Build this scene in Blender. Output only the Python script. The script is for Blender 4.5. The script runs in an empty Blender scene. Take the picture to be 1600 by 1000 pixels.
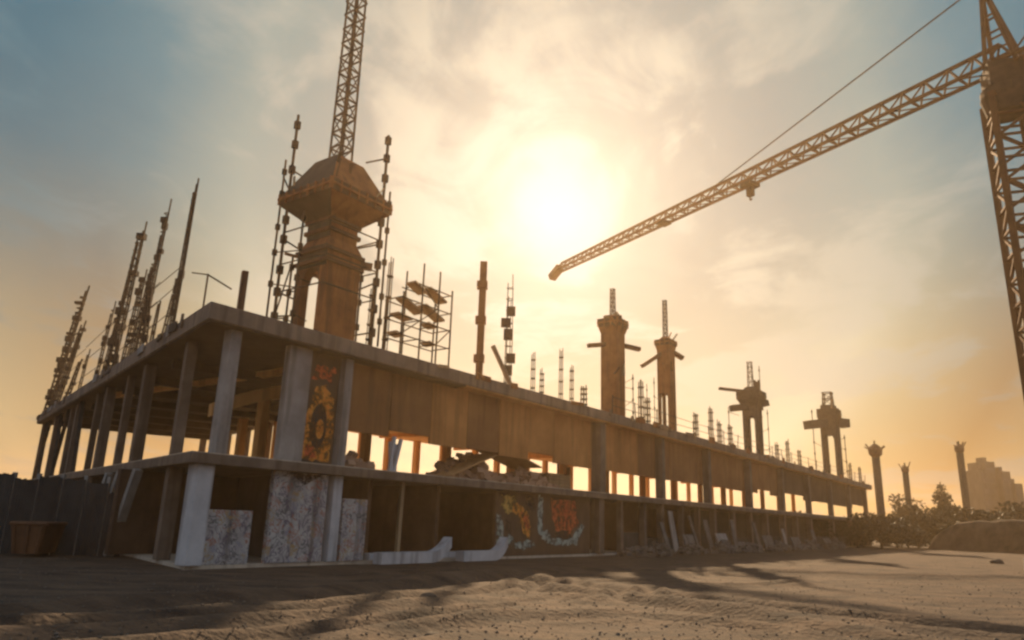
import bpy, bmesh, math, random
import numpy as np
from mathutils import Vector, Matrix, noise

# ------------------------------------------------------------------ camera
F, W, H = 1150.0, 1600.0, 1000.0            # focal length in photo pixels
PITCH, ROLL, EYE = math.radians(15.3), math.radians(1.9), 1.6
SUN_EL, SUN_AZ = math.radians(30.0), math.radians(3.5)      # azimuth clockwise from +Y

scn = bpy.context.scene
col = scn.collection
fwd = Vector((0, math.cos(PITCH), math.sin(PITCH)))
rt0 = Vector((1, 0, 0))
up0 = rt0.cross(fwd)
cr = math.cos(ROLL) * rt0 + math.sin(ROLL) * up0
cu = -math.sin(ROLL) * rt0 + math.cos(ROLL) * up0
EYEP = Vector((0, 0, EYE))
cd = bpy.data.cameras.new('camera')
cam = bpy.data.objects.new('camera', cd)
col.objects.link(cam)
M = Matrix((cr, cu, -fwd)).transposed().to_4x4()
M.translation = EYEP
cam.matrix_world = M
cd.sensor_fit = 'HORIZONTAL'
cd.sensor_width = 36
cd.lens = 36 * F / W
cd.clip_start, cd.clip_end = 0.1, 6000
scn.camera = cam

def ray(px, py): return fwd * F + cr * (px - 800) + cu * (500 - py)
def at_z(px, py, z):
    d = ray(px, py); return EYEP + d * ((z - EYE) / d.z)
def at_y(px, py, y):
    d = ray(px, py); return EYEP + d * (y / d.y)
def top_z(p, py):
    """height z of the point above ground position p that the camera sees at row py"""
    lo, hi = -5.0, 80.0
    for _ in range(50):
        m = (lo + hi) / 2
        q = Vector((p[0], p[1], m)) - EYEP
        y = 500 - F * q.dot(cu) / q.dot(fwd)
        if y > py: lo = m
        else: hi = m
    return lo

# ------------------------------------------------------------------ sky, sun, exposure
world = bpy.data.worlds.new('World')
scn.world = world
world.use_nodes = True
nt = world.node_tree
N, L = nt.nodes, nt.links
N.clear()
def nd(t, **k):
    n = N.new(t)
    for a, b in k.items(): setattr(n, a, b)
    return n
def mathn(op, a, b=None, clamp=False):
    n = nd('ShaderNodeMath', operation=op, use_clamp=clamp)
    for i, v in enumerate((a, b)):
        if v is None: continue
        if isinstance(v, (int, float)): n.inputs[i].default_value = v
        else: L.new(v, n.inputs[i])
    return n.outputs[0]
def ramp(fac, stops, interp='B_SPLINE'):
    n = nd('ShaderNodeValToRGB')
    e = n.color_ramp.elements
    n.color_ramp.interpolation = interp
    while len(e) > 1: e.remove(e[-1])
    for i, (p, c) in enumerate(stops):
        x = e[0] if i == 0 else e.new(p)
        x.position = p
        x.color = tuple(c) + (1,) if not isinstance(c, float) else (c, c, c, 1)
    L.new(fac, n.inputs[0])
    return n.outputs[0]
def mix(fac, a, b, mode='MIX'):
    n = nd('ShaderNodeMix', data_type='RGBA', blend_type=mode)
    for s, v in ((0, fac), (6, a), (7, b)):
        if isinstance(v, (int, float)): n.inputs[s].default_value = v
        elif isinstance(v, tuple): n.inputs[s].default_value = v + (1,)
        else: L.new(v, n.inputs[s])
    return n.outputs[2]
def lin(r, g, b):
    f = lambda c: (c / 255 / 12.92) if c < 10 else ((c / 255 + .055) / 1.055) ** 2.4
    return (f(r), f(g), f(b))

tc = nd('ShaderNodeTexCoord')
GLOW_EL = math.radians(23.2)
sdir = (math.sin(SUN_AZ) * math.cos(GLOW_EL), math.cos(SUN_AZ) * math.cos(GLOW_EL), math.sin(GLOW_EL))
vd = nd('ShaderNodeVectorMath', operation='DOT_PRODUCT')
L.new(tc.outputs['Generated'], vd.inputs[0]); vd.inputs[1].default_value = sdir
ang = mathn('DIVIDE', mathn('ARCCOSINE', mathn('MINIMUM', vd.outputs['Value'], 0.99999)), math.pi / 2)   # 0..2, 1 = 90 deg
sep = nd('ShaderNodeSeparateXYZ'); L.new(tc.outputs['Generated'], sep.inputs[0])
el = mathn('ABSOLUTE', sep.outputs['Z'])
# thin cloud sheet seen in perspective
zz = mathn('ADD', el, 0.16)
cv = nd('ShaderNodeCombineXYZ')
L.new(mathn('DIVIDE', sep.outputs['X'], zz), cv.inputs[0])
L.new(mathn('MULTIPLY', mathn('DIVIDE', sep.outputs['Y'], zz), 0.75), cv.inputs[1])
n1 = nd('ShaderNodeTexNoise'); n1.inputs['Scale'].default_value = 1.55; n1.inputs['Detail'].default_value = 7
n1.inputs['Roughness'].default_value = 0.55; n1.inputs['Distortion'].default_value = 0.7
L.new(cv.outputs[0], n1.inputs['Vector'])
n2 = nd('ShaderNodeTexNoise'); n2.inputs['Scale'].default_value = 4.0; n2.inputs['Detail'].default_value = 5
n2.inputs['Distortion'].default_value = 1.2
L.new(cv.outputs[0], n2.inputs['Vector'])
cl = mathn('ADD', mathn('MULTIPLY', n1.outputs[0], 0.68), mathn('MULTIPLY', n2.outputs[0], 0.32))
cloud = ramp(cl, [(0.0, 0.0), (0.47, 0.0), (0.575, 0.9), (1.0, 1.0)], 'EASE')
ang_c = mathn('SUBTRACT', ang, mathn('MULTIPLY', mathn('SUBTRACT', cl, 0.5), 0.16))
base = ramp(ang_c, [(0.0, (1.1, 1.1, 1.06)), (0.035, (.98, .96, .90)), (0.065, lin(222, 220, 204)), (0.095, lin(194, 198, 187)), (0.14, lin(166, 174, 169)), (0.20, lin(146, 160, 159)), (0.27, lin(140, 162, 160)),
                  (0.34, lin(80, 132, 148)), (0.41, lin(44, 113, 136)), (0.5, lin(48, 103, 126)), (0.75, lin(140, 158, 180)), (1.2, lin(165, 181, 202))], 'LINEAR')
warm = ramp(ang, [(0.0, (.9, .86, .7)), (0.12, lin(224, 214, 184)), (0.19, lin(226, 216, 184)), (0.255, lin(244, 230, 194)), (0.295, lin(210, 190, 142)), (0.32, lin(194, 168, 116)), (0.36, lin(160, 124, 70)), (0.45, lin(194, 174, 132)), (0.6, lin(165, 150, 126)), (1.0, lin(150, 150, 152))], 'LINEAR')
wfac = ramp(el, [(0.0, 1.0), (0.1, 0.92), (0.2, 0.70), (0.3, 0.34), (0.40, 0.08), (0.5, 0.0)], 'LINEAR')
sky = mix(wfac, base, warm)
cfac = mathn('MULTIPLY', cloud, ramp(ang, [(0.0, .8), (0.2, .72), (0.4, .45), (0.7, .3), (1.0, .25)]))
ccol = ramp(ang, [(0.0, (1., 1., .95)), (0.13, lin(240, 232, 210)), (0.2, lin(216, 210, 190)), (0.28, lin(190, 190, 178)), (0.4, lin(92, 136, 150)), (0.6, lin(110, 134, 150)), (1.0, lin(170, 182, 192))], 'LINEAR')
sky = mix(cfac, sky, ccol)
nish = nd('ShaderNodeTexSky', sky_type='NISHITA', sun_disc=False, sun_elevation=SUN_EL, sun_rotation=SUN_AZ,
          air_density=1.0, dust_density=4.0, ozone_density=1.0)
bg1 = nd('ShaderNodeBackground'); bg2 = nd('ShaderNodeBackground')
L.new(nish.outputs[0], bg1.inputs[0]); bg1.inputs[1].default_value = 0.001
L.new(sky, bg2.inputs[0]); bg2.inputs[1].default_value = 0.54
addn = nd('ShaderNodeAddShader'); L.new(bg1.outputs[0], addn.inputs[0]); L.new(bg2.outputs[0], addn.inputs[1])
outw = nd('ShaderNodeOutputWorld'); L.new(addn.outputs[0], outw.inputs[0])

sl = bpy.data.lights.new('sun', 'SUN')
sl.energy = 5.0; sl.angle = math.radians(1.2); sl.color = (1.0, 0.70, 0.41)
sun = bpy.data.objects.new('sun', sl); col.objects.link(sun)
sd = Vector((math.sin(SUN_AZ) * math.cos(SUN_EL), math.cos(SUN_AZ) * math.cos(SUN_EL), math.sin(SUN_EL)))
sun.rotation_euler = sd.to_track_quat('Z', 'Y').to_euler()
sun.location = (0, 0, 60)

scn.view_settings.view_transform = 'Standard'
scn.view_settings.look = 'None'
scn.view_settings.exposure = 0.75
scn.view_settings.gamma = 1.0
scn.cycles.filter_width = 2.6
scn.cycles.max_bounces = 8
scn.cycles.diffuse_bounces = 5
scn.cycles.volume_bounces = 1

rnd = random.Random(7)

# ------------------------------------------------------------------ materials
def material(name, c1, c2, scale=1.0, rough=0.85, bump=0.2, spec=0.3, metal=0.0, streak=0.0, c3=None, detail=6, bscale=None, stretch=(1, 1, 1), trans=0):
    m = bpy.data.materials.new(name)
    m.use_nodes = True
    t = m.node_tree
    n, l = t.nodes, t.links
    p = n['Principled BSDF']
    tcn = n.new('ShaderNodeTexCoord')
    mp = n.new('ShaderNodeMapping'); mp.inputs['Scale'].default_value = stretch
    l.new(tcn.outputs['Object'], mp.inputs[0])
    a = n.new('ShaderNodeTexNoise'); a.inputs['Scale'].default_value = scale; a.inputs['Detail'].default_value = detail
    a.inputs['Roughness'].default_value = 0.62
    l.new(mp.outputs[0], a.inputs['Vector'])
    r = n.new('ShaderNodeValToRGB')
    r.color_ramp.elements[0].position = 0.32; r.color_ramp.elements[1].position = 0.68
    r.color_ramp.elements[0].color = tuple(c1) + (1,); r.color_ramp.elements[1].color = tuple(c2) + (1,)
    l.new(a.outputs[0], r.inputs[0])
    out = r.outputs[0]
    if streak:
        mp2 = n.new('ShaderNodeMapping'); mp2.inputs['Scale'].default_value = (2.2, 2.2, 0.18)
        l.new(tcn.outputs['Object'], mp2.inputs[0])
        b = n.new('ShaderNodeTexNoise'); b.inputs['Scale'].default_value = 1.3; b.inputs['Detail'].default_value = 5
        l.new(mp2.outputs[0], b.inputs['Vector'])
        r2 = n.new('ShaderNodeValToRGB'); r2.color_ramp.elements[0].position = 0.5; r2.color_ramp.elements[1].position = 0.66
        r2.color_ramp.elements[0].color = (0, 0, 0, 1); r2.color_ramp.elements[1].color = (streak, streak, streak, 1)
        l.new(b.outputs[0], r2.inputs[0])
        mx = n.new('ShaderNodeMix'); mx.data_type = 'RGBA'
        l.new(r2.outputs[0], mx.inputs[0]); l.new(out, mx.inputs[6])
        mx.inputs[7].default_value = tuple(c3 or [v * 0.35 for v in c1]) + (1,)
        out = mx.outputs[2]
    l.new(out, p.inputs['Base Color'])
    p.inputs['Roughness'].default_value = rough
    p.inputs['Metallic'].default_value = metal
    p.inputs['Specular IOR Level'].default_value = spec
    if bump:
        f = n.new('ShaderNodeTexNoise'); f.inputs['Scale'].default_value = bscale or scale * 9; f.inputs['Detail'].default_value = 5
        l.new(tcn.outputs['Object'], f.inputs['Vector'])
        bn = n.new('ShaderNodeBump'); bn.inputs['Strength'].default_value = bump; bn.inputs['Distance'].default_value = 0.05 if name != 'packed_dirt' else 0.10
        l.new(f.outputs[0], bn.inputs['Height']); l.new(bn.outputs[0], p.inputs['Normal'])
    if trans:
        p.inputs['Transmission Weight'].default_value = 0
        tr = n.new('ShaderNodeBsdfTranslucent'); l.new(out, tr.inputs[0])
        ms = n.new('ShaderNodeMixShader'); ms.inputs[0].default_value = trans
        l.new(p.outputs[0], ms.inputs[1]); l.new(tr.outputs[0], ms.inputs[2])
        l.new(ms.outputs[0], n['Material Output'].inputs[0])
    return m

def graffiti_material(name):
    """white rendered wall sprayed over with small muted scrawls"""
    m = material(name, (.30, .29, .28), (.52, .50, .48), 2.5, bump=0.3, streak=.8, c3=(.10, .085, .08))
    n, l = m.node_tree.nodes, m.node_tree.links
    p = n['Principled BSDF']
    src = p.inputs['Base Color'].links[0].from_socket
    tcn = n['Texture Coordinate']
    wv = n.new('ShaderNodeTexNoise'); wv.inputs['Scale'].default_value = 2.3; wv.inputs['Detail'].default_value = 2; wv.inputs['Distortion'].default_value = 3.0
    l.new(tcn.outputs['Object'], wv.inputs['Vector'])
    rr = n.new('ShaderNodeValToRGB'); e = rr.color_ramp.elements
    e[0].position = .42; e[0].color = (0, 0, 0, 1); e[1].position = .48; e[1].color = (.95, .95, .95, 1)
    x = e.new(.56); x.color = (0, 0, 0, 1)
    l.new(wv.outputs[0], rr.inputs[0])
    vo = n.new('ShaderNodeTexVoronoi'); vo.inputs['Scale'].default_value = 3.0
    l.new(tcn.outputs['Object'], vo.inputs['Vector'])
    cr2 = n.new('ShaderNodeValToRGB'); cr2.color_ramp.interpolation = 'CONSTANT'
    e = cr2.color_ramp.elements
    e[0].color = (.08, .06, .11, 1); e[1].position = .3; e[1].color = (.30, .10, .06, 1)
    for pos, c in ((.5, (.05, .055, .07)), (.7, (.22, .22, .28)), (.85, (.35, .22, .08))):
        x = e.new(pos); x.color = c + (1,)
    sx = n.new('ShaderNodeSeparateColor'); l.new(vo.outputs['Color'], sx.inputs[0]); l.new(sx.outputs[0], cr2.inputs[0])
    mx = n.new('ShaderNodeMix'); mx.data_type = 'RGBA'
    l.new(rr.outputs[0], mx.inputs[0]); l.new(src, mx.inputs[6]); l.new(cr2.outputs[0], mx.inputs[7])
    l.new(mx.outputs[2], p.inputs['Base Color'])
    return m

MAT = {
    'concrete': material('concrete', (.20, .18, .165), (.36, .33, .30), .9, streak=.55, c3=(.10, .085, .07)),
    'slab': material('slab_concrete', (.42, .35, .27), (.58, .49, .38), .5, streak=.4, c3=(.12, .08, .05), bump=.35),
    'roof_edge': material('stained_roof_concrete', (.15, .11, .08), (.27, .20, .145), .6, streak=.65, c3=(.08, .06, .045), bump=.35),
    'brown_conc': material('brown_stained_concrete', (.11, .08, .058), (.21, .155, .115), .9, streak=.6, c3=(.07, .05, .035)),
    'shutter_flare': material('flare_orange_shutter_boards', (.36, .145, .04), (.58, .26, .08), .5, streak=.45, c3=(.20, .09, .03), bump=.25),  # three tones of one board: brightest in the sun flare, dimmer away from it
    'shutter_dim': material('dim_flare_shutter_boards', (.20, .085, .03), (.34, .155, .055), .45, streak=.4, c3=(.09, .045, .02), bump=.25),
    'shutter_off_flare': material('off_flare_shutter_boards', (.075, .045, .026), (.14, .085, .047), .45, streak=.4, c3=(.04, .025, .015), bump=.25),
    'dark_ply_shade': material('dark_plywood_and_shade', (.045, .034, .025), (.09, .068, .048), .5, streak=.3, bump=.2),  # colour holds the shade of left soffit and tower faces; also loose edge boards
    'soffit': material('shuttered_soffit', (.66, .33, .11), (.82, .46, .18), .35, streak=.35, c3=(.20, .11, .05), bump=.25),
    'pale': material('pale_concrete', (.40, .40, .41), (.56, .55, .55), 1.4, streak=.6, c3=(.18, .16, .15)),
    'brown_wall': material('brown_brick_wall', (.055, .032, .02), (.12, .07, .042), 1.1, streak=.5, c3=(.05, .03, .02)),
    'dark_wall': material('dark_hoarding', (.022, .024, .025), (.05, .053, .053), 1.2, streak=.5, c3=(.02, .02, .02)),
    'graffiti': graffiti_material('sprayed_wall'),
    'rust': material('rust_flare_formwork', (.20, .066, .017), (.37, .135, .036), 1.3, rough=.75, streak=.6, c3=(.09, .03, .012), bump=.3),  # rust whose orange also carries the flare's tint on the towers
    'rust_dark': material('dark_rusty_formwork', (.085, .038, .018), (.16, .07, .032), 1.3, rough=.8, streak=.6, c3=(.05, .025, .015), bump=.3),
    'steel': material('weathered_steel', (.035, .033, .032), (.075, .066, .058), 4, rough=.85, spec=.1, metal=0, bump=0),
    'bar': material('rusty_rebar', (.030, .021, .015), (.07, .042, .026), 6, rough=.8, bump=0),
    'crane': material('crane_paint', (.085, .036, .014), (.165, .070, .025), 1.2, rough=.75, spec=.15, streak=.4, c3=(.12, .05, .02), bump=0),
    'crane_dark': material('crane_dark_steel', (.04, .028, .022), (.08, .05, .035), 2, rough=.85, spec=.1, bump=0),
    'cable': material('steel_cable', (.05, .05, .05), (.09, .09, .085), 5, rough=.5, metal=.5, bump=0),
    'timber': material('site_timber', (.26, .17, .09), (.40, .28, .16), 3, streak=.4, stretch=(1, 1, .3)),
    'timber_grey': material('weathered_timber', (.22, .20, .18), (.34, .32, .29), 3, streak=.4, stretch=(1, 1, .3)),
    'orange_paint': material('orange_spray_paint', (.62, .20, .03), (.80, .34, .06), 2.5, bump=.1),
    'yellow_paint': material('ochre_spray_paint', (.50, .30, .06), (.66, .42, .12), 2.5, bump=.1),
    'red_paint': material('red_spray_paint', (.46, .08, .03), (.62, .15, .05), 2.5, bump=.1),
    'black_paint': material('black_spray_paint', (.02, .018, .018), (.05, .04, .04), 2.5, bump=.1),
    'green_paint': material('pale_green_spray_paint', (.30, .38, .33), (.44, .50, .44), 2.5, bump=.1),
    'rubble': material('broken_brick', (.28, .15, .09), (.46, .29, .19), 2.2, bump=.3),
    'leaf_dark': material('dark_foliage', (.010, .014, .009), (.026, .032, .016), 1.3, rough=.7, bump=0, trans=.10),
    'leaf_mid': material('olive_foliage', (.018, .022, .011), (.042, .042, .020), 1.3, rough=.7, bump=0, trans=.25),
    'bark': material('bark', (.05, .035, .025), (.10, .075, .05), 5, bump=.4),
    'stone': material('site_stone', (.07, .057, .045), (.17, .14, .11), 3, bump=.4),
    'grey_board': material('dirty_grey_board', (.075, .07, .064), (.16, .15, .135), 1.8, streak=.5),
    'mud': material('dark_mud', (.05, .038, .028), (.11, .085, .063), 4, bump=.6),
    'far_block': material('far_rendered_wall', (.055, .058, .056), (.095, .096, .09), .2, streak=.4),
    'far_glass': material('far_dark_window', (.04, .045, .05), (.08, .085, .09), .5, rough=.3, bump=0),
    'skip': material('rusty_orange_skip', (.09, .04, .018), (.17, .075, .032), 1.6, rough=.7, streak=.6, c3=(.10, .05, .03)),
    'plywood': material('orange_plywood', (.50, .26, .10), (.66, .38, .17), 1.6, stretch=(1, .25, 1), bump=.1),
}

for k in ('orange_paint', 'red_paint', 'yellow_paint', 'green_paint', 'black_paint'):
    n, l = MAT[k].node_tree.nodes, MAT[k].node_tree.links
    a = n.new('ShaderNodeTexNoise'); a.inputs['Scale'].default_value = 3.6; a.inputs['Detail'].default_value = 8; a.inputs['Roughness'].default_value = .75
    l.new(n['Texture Coordinate'].outputs['Object'], a.inputs['Vector'])
    r = n.new('ShaderNodeValToRGB'); r.color_ramp.elements[0].position = .40; r.color_ramp.elements[1].position = .56
    l.new(a.outputs[0], r.inputs[0]); l.new(r.outputs[0], n['Principled BSDF'].inputs['Alpha'])

# ------------------------------------------------------------------ mesh helpers
class MB:
    def __init__(s): s.v, s.f = [], []
    def add(s, vs, fs):
        o = len(s.v); s.v += [Vector(p) for p in vs]; s.f += [tuple(i + o for i in f) for f in fs]; return s
    def prism(s, poly, z0, z1):
        """vertical prism over a plan polygon"""
        n = len(poly)
        g = lambda z, p: z(p) if callable(z) else z
        vs = [(p[0], p[1], g(z0, p)) for p in poly] + [(p[0], p[1], g(z1, p)) for p in poly]
        fs = [tuple(reversed(range(n))), tuple(range(n, 2 * n))] + [(i, (i + 1) % n, n + (i + 1) % n, n + i) for i in range(n)]
        return s.add(vs, fs)
    def hexa(s, b, t):
        """eight-corner solid, bottom loop b and top loop t"""
        return s.add(list(b) + list(t), [(3, 2, 1, 0), (4, 5, 6, 7)] + [(i, (i + 1) % 4, 4 + (i + 1) % 4, 4 + i) for i in range(4)])
    def box(s, c, d, ax=None):
        ax = ax or (Vector((1, 0, 0)), Vector((0, 1, 0)), Vector((0, 0, 1)))
        c = Vector(c); x, y, z = (Vector(ax[i]) * d[i] / 2 for i in range(3))
        return s.hexa([c - x - y - z, c + x - y - z, c + x + y - z, c - x + y - z], [c - x - y + z, c + x - y + z, c + x + y + z, c - x + y + z])
    def beam(s, a, b, w, h=None, upv=(0, 0, 1)):
        a, b = Vector(a), Vector(b); h = h or w
        d = (b - a)
        if d.length < 1e-6: return s
        d.normalize(); upv = Vector(upv)
        if abs(d.dot(upv)) > .98: upv = Vector((0.8, 0.6, 0))
        x = d.cross(upv).normalized() * w / 2; y = x.cross(d).normalized() * h / 2
        return s.hexa([a - x - y, a + x - y, a + x + y, a - x + y], [b - x - y, b + x - y, b + x + y, b - x + y])
    def rod(s, a, b, r, r2=None, k=7):
        a, b = Vector(a), Vector(b); d = b - a; r2 = r if r2 is None else r2
        if d.length < 1e-6: return s
        d.normalize(); q = Vector((0, 0, 1)) if abs(d.z) < .9 else Vector((1, 0, 0))
        x = d.cross(q).normalized(); y = d.cross(x)
        vs = [a + (x * math.cos(t) + y * math.sin(t)) * r for t in (2 * math.pi * i / k for i in range(k))]
        vs += [b + (x * math.cos(t) + y * math.sin(t)) * r2 for t in (2 * math.pi * i / k for i in range(k))]
        return s.add(vs, [tuple(range(k)), tuple(reversed(range(k, 2 * k)))] + [(i, k + i, k + (i + 1) % k, (i + 1) % k) for i in range(k)])
    def path(s, pts, r, k=7):
        for a, b in zip(pts[:-1], pts[1:]): s.rod(a, b, r, k=k)
        return s
    def build(s, name, mat, parent=None, bevel=0.0, smooth=False):
        me = bpy.data.meshes.new(name)
        off = Vector((0, 0, 0))
        p = parent
        while p is not None:
            off += p.location; p = p.parent
        me.from_pydata([tuple(v - off) for v in s.v], [], s.f)
        bm = bmesh.new(); bm.from_mesh(me)
        bmesh.ops.recalc_face_normals(bm, faces=bm.faces)
        bm.to_mesh(me); bm.free()
        if smooth: me.polygons.foreach_set('use_smooth', [True] * len(me.polygons))
        me.materials.append(MAT[mat] if isinstance(mat, str) else mat)
        o = bpy.data.objects.new(name, me); col.objects.link(o)
        o.parent = parent
        if bevel:
            b = o.modifiers.new('bevel', 'BEVEL'); b.width = bevel; b.segments = 2; b.limit_method = 'ANGLE'
        return o

def tag(o, label, cat, group=None):
    o['label'] = label; o['category'] = cat
    if group: o['group'] = group
    return o
def empty(name, loc, label, cat, group=None):
    o = bpy.data.objects.new(name, None); o.location = loc; o.empty_display_size = .5
    col.objects.link(o); return tag(o, label, cat, group)
def kind(o, k): o['kind'] = k; return o
def copy_tree(o, parent=None):
    c = o.copy(); col.objects.link(c); c.parent = parent
    for ch in list(o.children): copy_tree(ch, c)
    return c

# ------------------------------------------------------------------ ground
O2 = Vector((-9.2, 21.6)); U = Vector((.593, .8052)).normalized(); V = Vector((-.6166, .7873)).normalized()
NA = Vector((-U.y, U.x)); NB = Vector((V.y, -V.x))          # into the building from the right face / from the left face
def G(px, py):
    p = at_z(px, py, 0); return Vector((p.x, p.y))
RUTS = [([G(-60, 978), G(240, 962), G(480, 950), G(700, 930), G(860, 914), G(1000, 905)], .22, .10),
        ([G(120, 1010), G(420, 985), G(680, 962), G(900, 938), G(1080, 918), G(1240, 910)], .22, .09),
        ([G(1640, 905), G(1400, 900), G(1200, 893), G(1000, 889), G(820, 893), G(640, 900)], .55, .16),
        ([G(1660, 992), G(1420, 972), G(1220, 954), G(1020, 932), G(900, 916), G(820, 908)], .42, .15),
        ([G(1640, 1030), G(1420, 1000), G(1230, 975), G(1050, 948), G(930, 930), G(830, 921)], .42, .10),
        ([G(-60, 962), G(140, 946), G(330, 938), G(520, 930), G(640, 916), G(800, 903)], .50, .15),
        ([G(-60, 1000), G(180, 985), G(420, 966), G(620, 952), G(760, 940), G(900, 935)], .35, .07),
        ([G(500, 1010), G(640, 985), G(800, 965), G(980, 962), G(1200, 985)], .30, .07)]
def seg_d(p, a, b):
    ab = b - a; t = max(0, min(1, (p - a).dot(ab) / ab.length_squared)); return (p - a - ab * t).length
def ground_z(x, y):
    p = Vector((x, y))
    z = .10 * noise.noise((x * .12, y * .12, 3)) + .055 * noise.noise((x * .45, y * .45, 1)) + .022 * noise.noise((x * 1.3, y * 1.3, 7))
    if -14 < x < 40 and 2 < y < 60:
        z += .013 * noise.noise((x * 3.4, y * 3.4, 2)) + .012 * noise.noise((x * 8, y * 8, 5))
        for pts, w, d in RUTS:
            dd = min(seg_d(p, a, b) for a, b in zip(pts[:-1], pts[1:]))
            if dd < 4 * w:
                k = dd / w
                z += -d * math.exp(-k * k) + d * .65 * math.exp(-((k - 1.9) ** 2) * 1.6)
    # fade out under the building so nothing pokes through its floor
    ins_a = (p - O2).dot(NA); ins_b = (p - O2).dot(NB)
    if ins_a > -.6 and ins_b > -.6 and z > -.02: z = -.02
    return z - .03
def spaced(a, b, fine0, fine1, step, grow):
    xs = [fine0]; 
    while xs[-1] < fine1: xs.append(xs[-1] + step)
    s = step
    while xs[-1] < b: s *= grow; xs.append(xs[-1] + s)
    s = step
    while xs[0] > a: s *= grow; xs.insert(0, xs[0] - s)
    return xs
gx = spaced(-700, 700, -10, 13, .14, 1.09); gy = spaced(-60, 700, 8, 30, .14, 1.09)
gv = [(x, y, ground_z(x, y)) for y in gy for x in gx]
nx = len(gx)
gf = [(j * nx + i, j * nx + i + 1, (j + 1) * nx + i + 1, (j + 1) * nx + i) for j in range(len(gy) - 1) for i in range(nx - 1)]
MAT['dirt'] = material('packed_dirt', (.020, .015, .012), (.118, .077, .048), .9, rough=.95, bump=.6, bscale=9, stretch=(.55, 1.6, 1), spec=.25, detail=9)
me = bpy.data.meshes.new('ground'); me.from_pydata(gv, [], gf); me.materials.append(MAT['dirt'])
me.polygons.foreach_set('use_smooth', [True] * len(me.polygons))
ground = kind(bpy.data.objects.new('ground', me), 'structure'); col.objects.link(ground)

g = MB()
for _ in range(3600):
    px, py = rnd.uniform(-60, 1660), 872 + 135 * rnd.random() ** 1.2
    p = at_z(px, py, 0)
    if (p.xy - O2).dot(NA) > -.4 and (p.xy - O2).dot(NB) > -.4: continue
    r = rnd.uniform(.008, .028) * (1.6 if rnd.random() < .08 else 1)
    z = ground_z(p.x, p.y)
    a = rnd.random() * 6
    ax = [Vector((math.cos(a), math.sin(a), rnd.uniform(-.4, .4))).normalized()]
    ax.append(Vector((-ax[0].y, ax[0].x, 0)).normalized()); ax.append(ax[0].cross(ax[1]))
    c = Vector((p.x, p.y, z + r * .3))
    vs = [c + ax[0] * r * rnd.uniform(.8, 1.5), c - ax[0] * r * rnd.uniform(.8, 1.5), c + ax[1] * r, c - ax[1] * r, c + ax[2] * r * .7, c - ax[2] * r * .7]
    g.add(vs, [(0, 2, 4), (2, 1, 4), (1, 3, 4), (3, 0, 4), (2, 0, 5), (1, 2, 5), (3, 1, 5), (0, 3, 5)])
kind(g.build('gravel', 'stone'), 'stuff')

# raised bank at the right edge
def bank_profile():
    b = MB()
    p0, p1 = at_y(1448, 846, 92), at_y(1830, 846, 76)
    n = 40; rows = []
    for i in range(n + 1):
        t = i / n
        c = Vector((p0.x, p0.y, 0)).lerp(Vector((p1.x, p1.y, 0)), t)
        h = 3.2 * min(1, (t * 6.5) ** .6) + .25 * noise.noise((t * 9, 0, 0)) + .9 * t
        d = Vector((p1.y - p0.y, -(p1.x - p0.x), 0)).normalized()        # towards the camera
        if d.y > 0: d = -d
        w = [(-9, -.5), (-6, .85), (-3.4, .97), (-1.0, 1.0), (-.2, .93), (.1, .6), (.45, .2), (1.0, -.3)]
        rows.append([c + d * (a + .3 * noise.noise((t * 14, a, 3))) + Vector((0, 0, h * k + .12 * noise.noise((t * 25, a * 2, 1)))) for a, k in w])
    m = len(rows[0])
    b.add([q for r in rows for q in r], [(i * m + j, i * m + j + 1, (i + 1) * m + j + 1, (i + 1) * m + j) for i in range(n) for j in range(m - 1)])
    return b
kind(bank_profile().build('dirt_bank', 'dirt', smooth=True), 'structure')

# ------------------------------------------------------------------ the building
Z1, ZS, ZR = 3.3, 7.25, 7.8
LA, WA, LB, WB = 98.0, 19.0, 39.5, 12.0
Opt = Vector((O2.x, O2.y, 0))
def A(s, w, z=0): q = O2 + U * s + NA * w; return Vector((q.x, q.y, z))        # along the right face, w into the building
def B(s, w, z=0): q = O2 + V * s + NB * w; return Vector((q.x, q.y, z))        # along the left face
def cross2(p, d, q, e):
    k = ((q - p).x * e.y - (q - p).y * e.x) / (d.x * e.y - d.y * e.x); return p + d * k
def footprint(ins, la=LA, wa=WA, lb=LB, wb=WB):
    o = O2 + NA * 0
    c0 = cross2(O2 + NA * ins, U, O2 + NB * ins, V)
    a1 = O2 + U * (la - ins) + NA * ins; a2 = O2 + U * (la - ins) + NA * (wa - ins)
    ic = cross2(O2 + NA * (wa - ins), U, O2 + NB * (wb - ins), V)
    b2 = O2 + V * (lb - ins) + NB * (wb - ins); b1 = O2 + V * (lb - ins) + NB * ins
    return [c0, a1, a2, ic, b2, b1]
bld = empty('concrete_building', Opt, 'two storey raw concrete building under construction with open upper floor and two long wings', 'building')
MB().prism(footprint(0), ZS + .002, ZR).build('roof_slab', 'roof_edge', bld, bevel=.03)
fp_ = footprint(.06); ia = O2 + NA * .06 + U * 6.0; ib = cross2(ia, NB, fp_[3], V)          # the left wing's shade is put into a darker soffit colour
kx = cross2(fp_[0], U, fp_[3], V)
MB().prism([fp_[0], kx, fp_[3], fp_[4], fp_[5]], ZS - .05, ZS).build('soffit', 'dark_ply_shade', bld)
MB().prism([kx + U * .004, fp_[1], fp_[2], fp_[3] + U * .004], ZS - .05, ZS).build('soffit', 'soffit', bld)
MB().prism(footprint(.10, wa=WA + 9, wb=WB + 6), Z1 - .34, Z1 - .03).build('floor_slab', 'brown_conc', bld, bevel=.02)  # far terrace beyond the roof added to bounce sunlight onto the soffit
MB().prism(footprint(.14, wa=WA + 9, wb=WB + 6), Z1 - .028, Z1).build('bounce_screed', 'slab', bld)  # bright top layer added as a bounce surface for the soffit
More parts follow.
